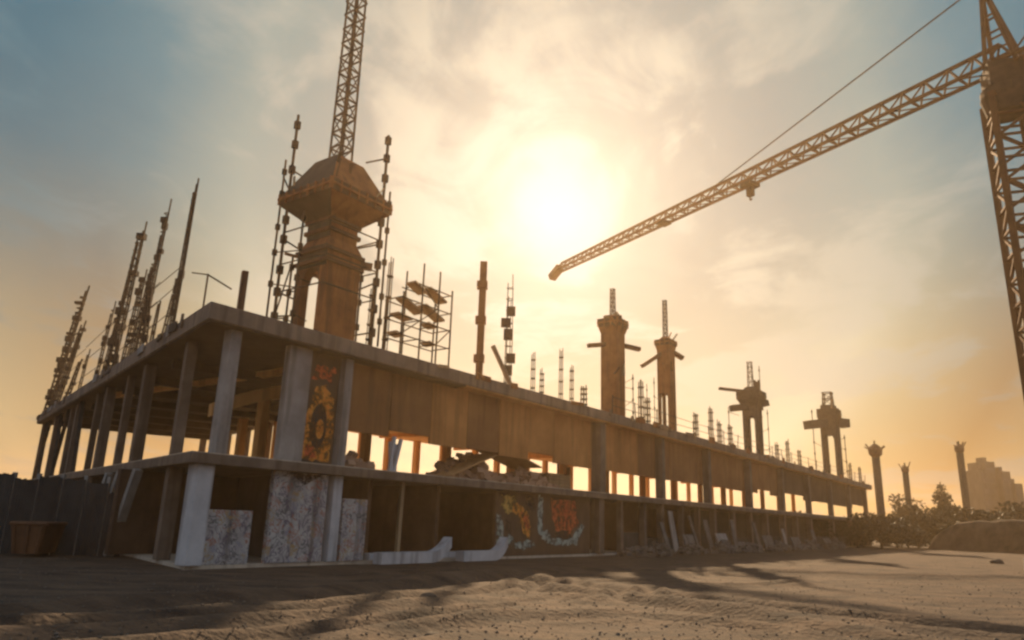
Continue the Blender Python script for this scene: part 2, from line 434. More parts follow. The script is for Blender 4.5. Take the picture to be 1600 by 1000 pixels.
MB().prism(footprint(.5), -.2, .06).build('ground_slab', 'slab', bld)
def column(p, z0, z1, w, mat='concrete', d=None, axis=U, name='column'):
    x = Vector((axis.x, axis.y, 0)); y = Vector((-axis.y, axis.x, 0))
    return MB().box((p.x, p.y, (z0 + z1) / 2), (w, d or w, z1 - z0), (x, y, Vector((0, 0, 1)))).build(name, mat, bld, bevel=.02)
CT = ZS - .052
# front columns on the right face
for s, w in ((1.25, .40), (6.05, .36), (24.9, .62), (33, .5), (41, .5), (50, .5), (59, .5), (68, .5), (77, .5), (86, .5), (95.5, .5)):
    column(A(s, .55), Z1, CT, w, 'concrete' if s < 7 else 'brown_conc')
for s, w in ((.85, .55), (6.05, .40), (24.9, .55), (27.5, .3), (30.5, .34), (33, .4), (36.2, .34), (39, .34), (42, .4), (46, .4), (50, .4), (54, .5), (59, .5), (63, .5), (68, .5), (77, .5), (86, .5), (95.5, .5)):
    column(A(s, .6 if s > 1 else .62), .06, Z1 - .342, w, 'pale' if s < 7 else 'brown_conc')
# inner and far rows on the right wing
for k in range(14):
    s = 9 + 6.6 * k
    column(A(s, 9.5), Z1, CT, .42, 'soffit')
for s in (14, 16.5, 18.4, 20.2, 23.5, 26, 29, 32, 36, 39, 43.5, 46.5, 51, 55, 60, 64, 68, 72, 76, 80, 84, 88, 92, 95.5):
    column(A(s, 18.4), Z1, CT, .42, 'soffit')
# left face
for s, w in ((3.6, .34), (9.3, .42), (12.6, .3), (16.8, .42), (19.5, .28), (25, .4), (27.4, .28), (33, .4), (39, .4)):
    column(B(s, .55), Z1, CT, w, 'brown_conc', axis=V)
    column(B(s, .6), .06, Z1 - .342, w + .1, 'brown_conc', axis=V)
for s in (16, 20.5, 25, 29, 33, 36.5, 39):
    column(B(s, WB - .6), Z1, CT, .42, 'brown_conc', axis=V)
# drop beams under the roof
def drop(a, b, w, h, name='roof_beam', mat='soffit', z=ZS - .053):
    a, b = Vector((a.x, a.y, z - h / 2)), Vector((b.x, b.y, z - h / 2))
    return MB().beam(a, b, w, h).build(name, mat, bld)
for s in (6.05, 24.9, 33, 41, 50, 59, 68, 77, 86):
    drop(A(s, .9), A(s, WA - .9), .3, .22 if s < 30 else .32)
drop(A(9, 9.5), A(96, 9.5), .32, .2)
for s in (7.4, 12, 16, 20, 24, 28, 32, 36):
    drop(B(s, .9), B(s, WB - .9), .3, .34, mat='dark_ply_shade')  # painted shade colour carried on to the left wing's beams
# arched beam seen through the corner bay
arch = MB(); pa, pb = B(6.2, 2.2), B(6.2, 9.8); n = 14
for i in range(n):
    t0, t1 = i / n, (i + 1) / n
    f = lambda t: Z1 + 1.75 + 1.15 * math.sin(math.pi * t)
    q0, q1 = pa.lerp(pb, t0), pa.lerp(pb, t1)
    x = Vector((V.x, V.y, 0)) * .2
    arch.hexa([q0 - x + Vector((0, 0, f(t0))), q0 + x + Vector((0, 0, f(t0))), q1 + x + Vector((0, 0, f(t1))), q1 - x + Vector((0, 0, f(t1)))],
              [q0 - x + Vector((0, 0, f(t0) + .5)), q0 + x + Vector((0, 0, f(t0) + .5)), q1 + x + Vector((0, 0, f(t1) + .5)), q1 - x + Vector((0, 0, f(t1) + .5))])
arch.build('arched_beam', 'soffit', bld)
# wall pieces: slabs standing in the faces
def wall(fn, s0, s1, w, z0, z1, t=.18, mat='concrete', name='infill_wall', parent=None, bevel=.02):
    a, b, c, d = fn(s0, w), fn(s1, w), fn(s1, w + t), fn(s0, w + t)
    return MB().prism([a, b, c, d], z0, z1).build(name, mat, parent or bld, bevel=bevel)
wall(A, 3.4, 4.35, .42, Z1, CT, .3, 'concrete', 'wall_pier')                      # wide pale pier
mural = wall(A, 4.36, 5.82, .62, Z1, CT, .2, 'brown_wall', 'mural_wall')
def oval(sc, zc, ra, rz, w, mat, name, inner=0, rot=0, k=28, parent=mural, lift=.012):
    m = MB()
    pts = [(math.cos(2 * math.pi * i / k), math.sin(2 * math.pi * i / k)) for i in range(k)]
    f = lambda x, y, r, l: A(sc + x * ra * r, w - l, zc + y * rz * r)
    if inner:
        for i in range(k):
            (x0, y0), (x1, y1) = pts[i], pts[(i + 1) % k]
            m.hexa([f(x0, y0, inner, 0), f(x1, y1, inner, 0), f(x1, y1, 1, 0), f(x0, y0, 1, 0)], [f(x0, y0, inner, lift), f(x1, y1, inner, lift), f(x1, y1, 1, lift), f(x0, y0, 1, lift)])
    else:
        vs = [f(x, y, 1, 0) for x, y in pts] + [f(x, y, 1, lift) for x, y in pts]
        m.add(vs, [tuple(range(k)), tuple(reversed(range(k, 2 * k)))] + [(i, (i + 1) % k, k + (i + 1) % k, k + i) for i in range(k)])
    return m.build(name, mat, parent)
def blotch(fn, w, pts, mat, name, parent, lift, wob, seed):
    r = random.Random(seed); n = len(pts); out = []
    for i in range(n):
        (x0, y0), (x1, y1) = pts[i], pts[(i + 1) % n]
        for k in range(5):
            t = k / 5; out.append((x0 + (x1 - x0) * t + r.uniform(-wob, wob), y0 + (y1 - y0) * t + r.uniform(-wob, wob)))
    k = len(out); m = MB()
    m.add([fn(x, w, z) for x, z in out] + [fn(x, w - lift, z) for x, z in out], [tuple(range(k)), tuple(reversed(range(k, 2 * k)))] + [(i, (i + 1) % k, k + (i + 1) % k, k + i) for i in range(k)])
    return m.build(name, mat, parent)
blotch(A, .62, [(4.5, 3.45), (5.6, 3.42), (5.72, 4.5), (5.62, 5.6), (5.2, 6.15), (4.75, 5.9), (4.46, 5.0)], 'orange_paint', 'painted_panel', mural, .010, .07, 3)
oval(5.06, 4.62, .36, .80, .61, 'black_paint', 'painted_oval')
oval(5.12, 4.52, .17, .34, .598, 'orange_paint', 'painted_spot')
blotch(A, .62, [(4.6, 6.3), (5.5, 6.25), (5.65, 6.75), (4.7, 6.8)], 'red_paint', 'painted_patch', mural, .008, .10, 4)
blotch(A, .61, [(4.55, 3.5), (5.1, 3.5), (4.95, 3.95), (4.6, 3.9)], 'red_paint', 'painted_patch', mural, .008, .06, 5)
# upper floor: a few solid bays on the far side
wall(A, 41, 43.2, 18.2, Z1, CT, .2, 'brown_wall'); wall(A, 48.5, 50.7, 18.2, Z1, CT, .2, 'brown_wall'); wall(A, 18.6, 19.8, 18.2, Z1, CT, .2, 'brown_wall')
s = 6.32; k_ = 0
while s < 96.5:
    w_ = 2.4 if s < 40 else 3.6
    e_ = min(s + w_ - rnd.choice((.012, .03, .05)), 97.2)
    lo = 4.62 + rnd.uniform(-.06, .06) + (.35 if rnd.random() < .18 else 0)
    mt = 'shutter_dim' if s < 8 or (s < 14 and k_ % 2) else 'shutter_flare' if s < 30 else ('shutter_dim' if s < 58 else 'shutter_off_flare')  # panel colour imitates the sun flare, fading towards both ends of the face
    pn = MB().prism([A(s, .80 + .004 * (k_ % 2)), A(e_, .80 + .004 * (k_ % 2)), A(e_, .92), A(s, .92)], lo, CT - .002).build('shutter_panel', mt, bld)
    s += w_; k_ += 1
# ground floor: recessed dark walls
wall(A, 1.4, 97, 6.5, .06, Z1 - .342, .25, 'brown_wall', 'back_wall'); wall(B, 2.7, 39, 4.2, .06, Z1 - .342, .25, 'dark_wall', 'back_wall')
for s, w in ((8.0, 6.4), (11.9, 6.4), (18.3, 6.4), (30.4, 6.4)):
    MB().prism([A(s, .95), A(s + .2, .95), A(s + .2, w), A(s, w)], .06, Z1 - .342).build('cross_wall', 'brown_wall', bld)
# ground floor front pieces
wall(A, .95, 2.75, .5, .06, 1.66, .2, 'graffiti', 'dwarf_wall')
pg = wall(A, 3.35, 5.62, .45, .06, Z1 - .342, .2, 'graffiti', 'sprayed_wall')
m = MB(); tri = [(4.0, Z1 - .36), (5.3, Z1 - .36), (4.95, 2.74), (4.6, 2.56), (4.3, 2.72)]
m.add([A(s, .45, z) for s, z in tri] + [A(s, .436, z) for s, z in tri], [(0, 1, 2, 3, 4), (9, 8, 7, 6, 5)] + [(i, (i + 1) % 5, 5 + (i + 1) % 5, 5 + i) for i in range(5)])
m.build('painted_patch', 'black_paint', pg)
st = wall(A, 6.4, 7.55, .45, .06, 2.2, .25, 'graffiti', 'dwarf_wall')
mw_ = wall(A, 15.5, 24.0, .55, .06, Z1 - .342, .18, 'brown_wall', 'mural_wall')
for pts, mt, lf, sd_ in (([(15.9, 2.75), (16.9, 2.8), (17.25, 2.25), (16.5, 1.95), (15.95, 2.2)], 'yellow_paint', .006, 1), ([(16.7, 2.5), (17.6, 2.35), (18.35, 1.55), (18.25, .85), (17.7, 1.0), (17.35, 1.75), (16.8, 2.0)], 'orange_paint', .010, 2),
                         ([(17.5, 2.1), (18.0, 1.9), (18.2, 1.3), (17.8, 1.3)], 'red_paint', .014, 3), ([(17.75, 2.85), (18.55, 2.75), (18.65, 2.05), (17.95, 2.2)], 'black_paint', .008, 4),
                         ([(18.9, 2.85), (19.3, 2.75), (19.4, 1.1), (18.95, .95)], 'green_paint', .007, 5), ([(20.0, 2.75), (22.4, 2.7), (22.7, 1.6), (21.7, .95), (20.5, 1.2)], 'red_paint', .009, 6),
                         ([(20.4, 1.2), (21.6, 1.3), (22.2, .8), (20.8, .7)], 'black_paint', .012, 7), ([(19.3, .8), (20.6, .5), (22.6, .55), (23.4, 1.5), (23.0, 1.55), (22.2, .85), (20.5, .8), (19.6, 1.3)], 'green_paint', .015, 8),
                         ([(15.6, 1.9), (15.95, 1.85), (16.3, .5), (15.7, .4)], 'green_paint', .006, 9), ([(16.2, .7), (17.4, .35), (18.7, .5), (18.3, .75), (17.2, .65), (16.5, 1.1)], 'green_paint', .017, 10), ([(16.2, 1.7), (16.8, 1.5), (16.7, 1.0), (16.3, 1.1)], 'black_paint', .012, 11)):
    blotch(A, .55, pts, mt, 'painted_patch', mw_, lf, .09, sd_)
wall(A, 8.0, 15.6, .6, .06, .30, .3, 'pale', 'low_kerb')
for s0, s1, z in ((28, 30.1, 1.2), (31, 36, .9), (36.6, 41.8, 1.0), (42.5, 53.6, .9), (54.4, 67.5, 1.0), (68.4, 95, 1.1)):
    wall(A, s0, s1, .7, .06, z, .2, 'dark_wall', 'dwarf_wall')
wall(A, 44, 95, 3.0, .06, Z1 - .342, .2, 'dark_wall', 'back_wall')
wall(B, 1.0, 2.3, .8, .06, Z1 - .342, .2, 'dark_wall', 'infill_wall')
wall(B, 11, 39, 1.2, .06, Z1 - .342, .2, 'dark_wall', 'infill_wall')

for i in range(46):
    s = 3 + 93 * rnd.random() ** .8; h = rnd.uniform(.12, .5); ln = rnd.uniform(.2, 1.3)
    a, b = A(s, -.06), A(s + ln, -.06)
    MB().beam(a + Vector((0, 0, ZR - .12 + h * .3)), b + Vector((0, 0, ZR - .12 + h * .3 + rnd.uniform(-.08, .08))), .05, h).build('edge_board', rnd.choice(('timber', 'rust', 'brown_conc')), bld)
for i in range(22):
    s = 1 + 38 * rnd.random(); h = rnd.uniform(.12, .5); ln = rnd.uniform(.2, 1.2)
    a, b = B(s, -.06), B(s + ln, -.06)
    MB().beam(a + Vector((0, 0, ZR - .2 + h * .2)), b + Vector((0, 0, ZR - .2 + h * .2 + rnd.uniform(-.08, .08))), .05, h).build('edge_board', rnd.choice(('timber_grey', 'dark_ply_shade', 'brown_conc')), bld)

# ------------------------------------------------------------------ loose things at the foot of the building
def kerb_block(s0, s1, flip, label):
    """low white concrete channel with one end curling up"""
    m = MB(); n = 16
    for i in range(n):
        t0, t1 = i / n, (i + 1) / n
        f = lambda t: .07 + .55 * max(0, (t - .72) / .28) ** 2
        e = lambda t: A(s0 + (s1 - s0) * t, -.35, 0)
        a, b = e(t0), e(t1); o = Vector((NA.x, NA.y, 0)) * .45
        m.hexa([a + Vector((0, 0, f(t0) - .1)), b + Vector((0, 0, f(t1) - .1)), b + o + Vector((0, 0, f(t1) - .1)), a + o + Vector((0, 0, f(t0) - .1))],
               [a + Vector((0, 0, f(t0) + .30)), b + Vector((0, 0, f(t1) + .30)), b + o + Vector((0, 0, f(t1) + .30)), a + o + Vector((0, 0, f(t0) + .30))])
    return tag(m.build('concrete_channel', 'pale'), label, 'channel', 'white concrete channels lying by the building')
kerb_block(7.7, 11.5, 0, 'longer low white concrete channel with curled end lying beside the sprayed dwarf wall')
kerb_block(12.3, 15.3, 0, 'shorter low white concrete channel lying left of the orange mural panel')
def prop(a, b, w, mat, name, label, cat, group=None):
    return tag(MB().beam(a, b, w, w * .6).build(name, mat), label, cat, group)
prop(A(9.35, .55, .05), A(9.4, .55, Z1 - .345), .2, 'timber', 'timber_post', 'bare timber post propping the floor edge behind the long white channel', 'post')
gp = 'pale boards leaning under the left wing'
for s, lab in ((6.2, 'pale board leaning under the left wing, nearest the corner pillar'), (8.9, 'pale board leaning under the left wing, middle one of three'), (11.0, 'pale board leaning under the left wing, farthest from the corner pillar')):
    prop(B(s + 1.0, -.25, 0), B(s, .05, Z1 - .36), .3, 'timber_grey', 'leaning_board', lab, 'board', gp)
gp = 'grey boards leaning along the foot of the right wing'
for px, h, w_, t in ((984, 1.9, .5, -.2), (997, 2.6, .6, .15), (1018, 1.2, 1.6, .5), (1040, 2.4, .35, -.5), (1062, 2.2, .7, -.1), (1078, 1.3, 2.0, .1), (1097, 2.3, .7, .35), (1118, .7, 2.2, -.2), (1137, 2.2, .6, -.1), (1160, 1.2, 2.4, .3), (1178, 1.8, .5, .4), (1205, 1.1, 2.6, 0), (1232, 1.8, 1.0, .2), (1258, 1.0, 2.4, -.3)):
    q = at_z(px, 862 - (px - 990) * .028, 0); k = (q.xy - O2).dot(NA); q = Vector((*(q.xy + (-k - rnd.uniform(.2, .7)) * NA), -.05))
    a, b = q, q + Vector((NA.x * .5 + U.x * t, NA.y * .5 + U.y * t, h))
    m = MB(); x = Vector((U.x, U.y, 0)) * w_ / 2; y = Vector((-NA.x, -NA.y, 0)) * .08
    m.hexa([a - x, a + x, a + x + y, a - x + y], [b - x, b + x, b + x + y, b - x + y])
    tag(m.build('leaning_board', rnd.choice(('grey_board', 'grey_board', 'timber_grey'))), 'broad grey board leaning against the ground floor of the right wing', 'board', gp)
# steel V props at the far left under the roof
gp = 'slanted props under the far end of the left roof'
for s, dx, lab in ((37.5, -2.0, 'dark slanted prop under the outermost tip of the left roof'), (35.5, 2.2, 'dark prop slanting the opposite way beside the roof tip'), (31.0, -1.8, 'dark slanted prop third from the roof tip'),
                   (28.0, 1.6, 'dark prop slanting third bay in from the roof tip'), (23.5, -1.6, 'dark slanted prop nearest the open sky gaps of the left wing')):
    prop(B(s + dx, .3, Z1 + .004), B(s, .4, CT), .2, 'steel', 'slanted_prop', lab, 'prop', gp)
# first-floor clutter along the right face
gp = 'short pale posts standing on the first floor edge'
for px, py, tilt, lab in ((645, 682, .10, 'tallest pale post standing on the first floor edge'), (668, 690, -.12, 'pale post leaning left on the first floor edge'), (690, 686, .22, 'pale post leaning right on the first floor edge'), (708, 694, -.05, 'last pale post before the white gap on the first floor')):
    q = at_z(px, 737, Z1); k = (q.xy - O2).dot(NA); b_ = Vector((q.x, q.y, Z1)) + Vector((NA.x, NA.y, 0)) * (.8 - k)
    zt = top_z(b_, py)
    prop(b_, (b_.x + tilt, b_.y, zt), .17, 'pale', 'guard_post', lab, 'post', gp)
def heap(c, rx, ry, h, n, mat, name, label, cat, size=(.12, .4), group=None):
    m = MB()
    for _ in range(n):
        a, r = rnd.random() * 6.283, rnd.random() ** .6
        x, y = math.cos(a) * r * rx, math.sin(a) * r * ry
        z = h * (1 - r) * rnd.uniform(.4, 1)
        s = rnd.uniform(*size)
        q = Vector((rnd.uniform(-1, 1), rnd.uniform(-1, 1), rnd.uniform(-.5, .5))).normalized()
        q2 = q.cross(Vector((0, 0, 1))).normalized()
        m.box(c + Vector((U.x * x + NA.x * y, U.y * x + NA.y * y, z + s * .25)), (s * 1.6, s, s * .6), (q, q2, q.cross(q2)))
    m.add([c + Vector((U.x * math.cos(t) * rx * .9 + NA.x * math.sin(t) * ry * .9, U.y * math.cos(t) * rx * .9 + NA.y * math.sin(t) * ry * .9, .01)) for t in (i * 6.283 / 10 for i in range(10))] + [c + Vector((0, 0, h * .8))],
          [(i, (i + 1) % 10, 10) for i in range(10)])
    return tag(m.build(name, mat), label, cat, group)
gp = 'rubble heaps on the first floor'
heap(A(15.2, 2.2, Z1), 2.4, 1.2, 1.5, 150, 'rubble', 'rubble_heap', 'high brick rubble heap on the first floor behind the tilted plywood', 'rubble', group=gp)
heap(A(19.6, 2.0, Z1), 2.8, 1.2, .9, 150, 'rubble', 'rubble_heap', 'low brick rubble heap on the first floor, below the bright gaps', 'rubble', group=gp)
heap(A(7.3, 1.6, Z1), 1.2, .8, .45, 60, 'rubble', 'rubble_heap', 'small rubble heap on the first floor beside the orange mural', 'rubble', group=gp)
def sheet(s0, s1, w0, w1, z0, z1, mat, name, label, cat, t=.05, group=None):
    m = MB(); b = [A(s0, w0, z0), A(s1, w0, z1), A(s1, w1, z1), A(s0, w1, z0)]
    m.hexa(b, [p + Vector((0, 0, t)) for p in b])
    return tag(m.build(name, mat), label, cat, group)
gp = 'plywood sheets leaning on the rubble'
sheet(15.6, 20.2, 1.2, 3.2, Z1 + 2.0, Z1 + 1.0, 'plywood', 'plywood_sheet', 'upper tilted orange plywood sheet on top of the rubble', 'plywood', group=gp)
sheet(12.8, 16.2, .9, 2.6, Z1 + .12, Z1 + 1.35, 'plywood', 'plywood_sheet', 'lower orange plywood sheet sloping up the rubble heap', 'plywood', group=gp)
m = MB()
for i in range(5):
    for j in range(4): m.box(A(22.4, 1.6 + .26 * j, Z1 + .1 + .17 * i), (2.2 + rnd.uniform(-.2, .2), .2, .14), (Vector((U.x, U.y, 0)), Vector((NA.x, NA.y, 0)), Vector((0, 0, 1))))
tag(m.build('timber_stack', 'timber'), 'stack of sawn timber on the first floor beside the tall face column', 'timber stack')
gp = 'low rubble heaps at the foot of the right wing'
for s_, rx, h_ in ((26.5, 1.6, .45), (29.5, 1.3, .7), (34.5, 2.2, .5), (40, 2.0, .8), (45.5, 2.6, .6), (53, 3.0, .8), (62, 3.4, .9), (72, 4.0, 1.0)):
    heap(A(s_, -.9, -.03), rx, .7, h_, 70, rnd.choice(('grey_board', 'stone')), 'rubble_heap', 'low heap of broken grey rubble at the foot of the right wing', 'rubble', (.12, .38), gp)
# hoarding and rusty skip on the far left
def hoarding():
    a, b = at_z(188, 867, 0), at_z(-260, 862, 0)
    r = empty('hoarding', (a.x, a.y, 0), 'dark site hoarding of upright boards in front of the left wing', 'fence')
    n = 11
    d = (b - a); L_ = d.length; d.normalize()
    nrm = Vector((-d.y, d.x, 0)); nrm = nrm if nrm.y < 0 else -nrm
    for i in range(n):
        q0, q1 = a + d * (L_ * i / n + .02), a + d * (L_ * (i + 1) / n - .02)
        h = 2.55 + rnd.uniform(-.12, .12) - (.5 if i in (0,) else 0)
        m = MB(); k = 8
        for j in range(k):
            e0, e1 = q0.lerp(q1, j / k), q0.lerp(q1, (j + .94) / k)
            m.prism([e0 + nrm * .03, e1 + nrm * .03, e1 - nrm * .03, e0 - nrm * .03], -.1, h + rnd.uniform(-.03, .03))
        m.build('board_panel', 'dark_wall', r)
        MB().box(q0 - nrm * .1 + Vector((0, 0, 1.3)), (.12, .12, 2.8)).build('post', 'timber_grey', r)
hoarding()
def skip_():
    c = at_z(52, 868, 0)
    r = empty('skip', (c.x, c.y, 0), 'small rusty orange skip in front of the dark hoarding', 'skip')
    m = MB(); e = Vector((1, .12, 0)).normalized(); f = Vector((-.12, 1, 0)).normalized()
    lo = [c - e * .4 - f * .6, c + e * .4 - f * .6, c + e * .4 + f * .6, c - e * .4 + f * .6]
    hi = [c - e * .55 - f * .7, c + e * .55 - f * .7, c + e * .55 + f * .7, c - e * .55 + f * .7]
    lo = [p + Vector((0, 0, .08)) for p in lo]; hi = [p + Vector((0, 0, 1.0)) for p in hi]
    inn = [p.lerp(c + Vector((0, 0, 1.0)), .06) for p in hi]; bot = [p.lerp(c, .12) + Vector((0, 0, .15)) for p in lo]
    m.add(lo + hi + inn + bot, [(3, 2, 1, 0)] + [(i, (i + 1) % 4, 4 + (i + 1) % 4, 4 + i) for i in range(4)] + [(4 + i, 4 + (i + 1) % 4, 8 + (i + 1) % 4, 8 + i) for i in range(4)] + [(8 + i, 8 + (i + 1) % 4, 12 + (i + 1) % 4, 12 + i) for i in range(4)] + [(12, 13, 14, 15)])
    m.build('body', 'skip', r)
    for k in (-.34, 0, .34):
        MB().beam(c + e * k - f * .64 + Vector((0, 0, .1)), c + e * k * 1.3 - f * .74 + Vector((0, 0, .96)), .1, .07).build('rib', 'skip', r)
    MB().path([p + Vector((0, 0, .03)) for p in hi + hi[:1]], .06).build('rim', 'skip', r)
skip_()
# dark stone and shallow hole where the tracks meet
def stone(px, py, r_, label):
    c = at_z(px, py, 0); z = ground_z(c.x, c.y); m = MB(); bm = bmesh.new(); bmesh.ops.create_icosphere(bm, subdivisions=3, radius=1)
    for v in bm.verts:
        k = 1 + .35 * noise.noise(v.co * 1.4 + Vector((px, 0, 0))) + .12 * noise.noise(v.co * 4)
        v.co = Vector((v.co.x * r_ * 1.3 * k, v.co.y * r_ * k, v.co.z * r_ * .62 * k)) + Vector((c.x, c.y, z + r_ * .2))
    m.add([v.co.copy() for v in bm.verts], [tuple(v.index for v in f.verts) for f in bm.faces]); bm.free()
    tag(m.build('boulder', 'mud', smooth=True), label, 'stone', 'loose stones on the dirt')
stone(668, 936, .15, 'dark lump of mud on the dirt in the middle foreground')
stone(676, 984, .10, 'smaller mud lump at the very front of the dirt')
stone(1558, 880, .34, 'large stone lying by the track at the right edge')

# ------------------------------------------------------------------ concrete core towers on the roof
def core_tower(px, py, w, depth_in, label, sh_top, plat, mast_top, mast_w, mats=('rust', 'rust_dark'), opening=True, poles=(), legs_top=None, cross=None, group='concrete core towers on the roof', neck=1, cap_top=None):
    """px,py: pixel where the tower meets the roof line; depth_in: how far in from the right face"""
    q = at_z(px, py, ZR); k = (q.xy - O2).dot(NA)
    # slide along the sight line until the foot stands depth_in from the face
    for _ in range(30):
        q = Vector((q.x, q.y, ZR)); k = (q.xy - O2).dot(NA)
        dirx = (q - EYEP).xy.normalized()
        q = Vector((*(q.xy + dirx * (depth_in - k) / dirx.dot(NA)), ZR))
    root = empty('core_tower', q, label, 'tower', group)
    X, Y = Vector((U.x, U.y, 0)), Vector((NA.x, NA.y, 0))
    P = lambda a, b, z: Vector((q.x, q.y, z)) + X * a + Y * b
    z_sh = top_z(q, sh_top)
    zl = top_z(q, legs_top) if legs_top else ZR
    h = w / 2; hs = h * neck; lw = w * .21
    Z = Vector((0, 0, 1))
    # four corner legs, then the closed shaft above the arches
    if legs_top:
        for a in (-1, 1):
            for b in (-1, 1):
                c = P(a * (h - lw / 2), b * (h - lw / 2), (ZR + zl) / 2)
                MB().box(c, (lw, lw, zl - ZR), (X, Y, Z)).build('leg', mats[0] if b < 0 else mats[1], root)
        # far and right walls between legs keep the shaft mostly closed
        MB().box(P(0, -h + .12, (ZR + zl) / 2), (w - 2 * lw, .2, zl - ZR), (X, Y, Z)).build('wall_panel', mats[0], root)
        for ax in ('x0', 'y1'):                                             # arch haunches
            m = MB(); n = 8; span = w - 2 * lw
            for i in range(n):
                t0, t1 = -1 + 2 * i / n, -1 + 2 * (i + 1) / n
                f = lambda t: zl - span * .55 * (1 - math.sqrt(max(0, 1 - t * t)))
                g_ = (lambda t, z, d: P(-h + d, t * span / 2, z)) if ax == 'x0' else (lambda t, z, d: P(t * span / 2, h - d, z))
                m.hexa([g_(t0, f(t0), .02), g_(t1, f(t1), .02), g_(t1, f(t1), lw), g_(t0, f(t0), lw)], [g_(t0, zl - .002, .02), g_(t1, zl - .002, .02), g_(t1, zl - .002, lw), g_(t0, zl - .002, lw)])
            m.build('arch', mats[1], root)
    if legs_top and neck < 1:
        zk = zl + (z_sh - zl) * .38; zk2 = zl + (z_sh - zl) * .55; hn_ = h * neck
        m = MB(); m.box(P(0, 0, (zl + zk) / 2), (w, w, zk - zl), (X, Y, Z))
        m.hexa([P(-h, -h, zk), P(h, -h, zk), P(h, h, zk), P(-h, h, zk)], [P(-hn_, -hn_, zk2), P(hn_, -hn_, zk2), P(hn_, hn_, zk2), P(-hn_, hn_, zk2)])
        m.box(P(0, 0, (zk2 + z_sh) / 2), (2 * hn_, 2 * hn_, z_sh - zk2), (X, Y, Z)); m.build('shaft', mats[0], root)
    else: MB().box(P(0, 0, (zl + z_sh) / 2), (w, w, z_sh - zl), (X, Y, Z)).build('shaft', mats[0], root)
    # flared platform
    pw, pl_top, pl_bot = plat
    zt, zb = top_z(q, pl_top), top_z(q, pl_bot)
    hp = pw / 2; zm = zb + (zt - zb) * (.42 if neck == 1 else .6)
    m = MB()
    m.hexa([P(-hs * 1.02, -hs * 1.02, zb), P(hs * 1.02, -hs * 1.02, zb), P(hs * 1.02, hs * 1.02, zb), P(-hs * 1.02, hs * 1.02, zb)], [P(-hp, -hp, zm), P(hp, -hp, zm), P(hp, hp, zm), P(-hp, hp, zm)])
    m.build('platform_skirt', mats[0], root)
    pfm = MB(); pfm.box(P(0, 0, (zm + zt) / 2 + .002), (pw, pw, zt - zm), (X, Y, Z)); pf = pfm.build('platform', mats[1], root, bevel=.02)
    nb = max(3, int(pw / .42))
    rb = MB()
    for i in range(nb + 1):
        t = -hp + pw * i / nb
        rb.box(P(t, -hp - .04, (zm + zt) / 2), (.06, .06, zt - zm - .03), (X, Y, Z)); rb.box(P(-hp - .04, t, (zm + zt) / 2), (.06, .06, zt - zm - .03), (X, Y, Z))
    for a, b in (((-hp - .05, -hp - .05), (hp + .05, -hp - .05)), ((-hp - .05, -hp - .05), (-hp - .05, hp + .05))):
        rb.beam(P(*a, (zm + zt) / 2), P(*b, (zm + zt) / 2), .06, .09)
    rb.build('waling', mats[0], pf)
    ct = top_z(q, cap_top) if cap_top else zt + pw * .22
    cb = hp * (.95 if cap_top else .7); tk = hp * .44 if cap_top else mast_w * .7
    MB().hexa([P(-cb, -cb, zt + .003), P(cb, -cb, zt + .003), P(cb, cb, zt + .003), P(-cb, cb, zt + .003)],
              [P(-tk, -tk, ct), P(tk, -tk, ct), P(tk, tk, ct), P(-tk, tk, ct)]).build('cap', mats[0], root)
    e = .025
    if legs_top and neck < 1:
        for zz_, hh in ((zl + (zk - zl) * .25, h), (zl + (zk - zl) * .8, h), (zk2 + (z_sh - zk2) * .3, hn_), (zk2 + (z_sh - zk2) * .75, hn_)):
            bm_ = MB(); o_ = hh + .07
            for p0, p1 in (((-o_, -o_), (o_, -o_)), ((o_, -o_), (o_, o_)), ((o_, o_), (-o_, o_)), ((-o_, o_), (-o_, -o_))): bm_.beam(P(*p0, zz_), P(*p1, zz_), .11, .13)
            bm_.build('waling_band', 'rust_dark', root)
        for k in range(9):
            a_ = rnd.uniform(-hp, hp); b_0 = -hp * rnd.uniform(.5, .98)
            if k % 2: a_, b_0 = b_0, a_
            zc_ = zt + (ct - zt) * (1 - max(abs(a_), abs(b_0)) / hp) * 1.2
            MB().beam(P(a_, b_0, zc_ - .1), P(a_ + rnd.uniform(-.25, .25), b_0 + rnd.uniform(-.25, .25), zc_ + rnd.uniform(.3, .95)), rnd.uniform(.04, .16), .05).build('stub_board', rnd.choice(('timber', 'rust_dark', 'bar')), root)
        for zz_ in (zl - .9, zl + .2, zk2 + .3):
            lg = MB(); o_ = 1.22
            for p0, p1 in (((-o_, -o_), (o_, -o_)), ((-o_, -o_), (-o_, o_)), ((o_, -o_), (o_, o_))): lg.rod(P(p0[0] * 1.05, p0[1] * 1.05, zz_), P(p1[0] * 1.05, p1[1] * 1.05, zz_ + .02), .03, k=5)
            lg.build('ledger', 'bar', root)
        MB().hexa([P(-h - e, -h, zl), P(-h - .003, -h, zl), P(-h - .003, h, zl), P(-h - e, h, zl)], [P(-h - e, -h, zk), P(-h - .003, -h, zk), P(-h - .003, h, zk), P(-h - e, h, zk)]).build('shade_sheet', 'dark_ply_shade', root)  # dark sheets added on the left faces, standing in for their shade
        MB().hexa([P(-hn_ - e, -hn_, zk2), P(-hn_ - .003, -hn_, zk2), P(-hn_ - .003, hn_, zk2), P(-hn_ - e, hn_, zk2)], [P(-hn_ - e, -hn_, z_sh), P(-hn_ - .003, -hn_, z_sh), P(-hn_ - .003, hn_, z_sh), P(-hn_ - e, hn_, z_sh)]).build('shade_sheet', 'dark_ply_shade', root)
        mt_ = tk
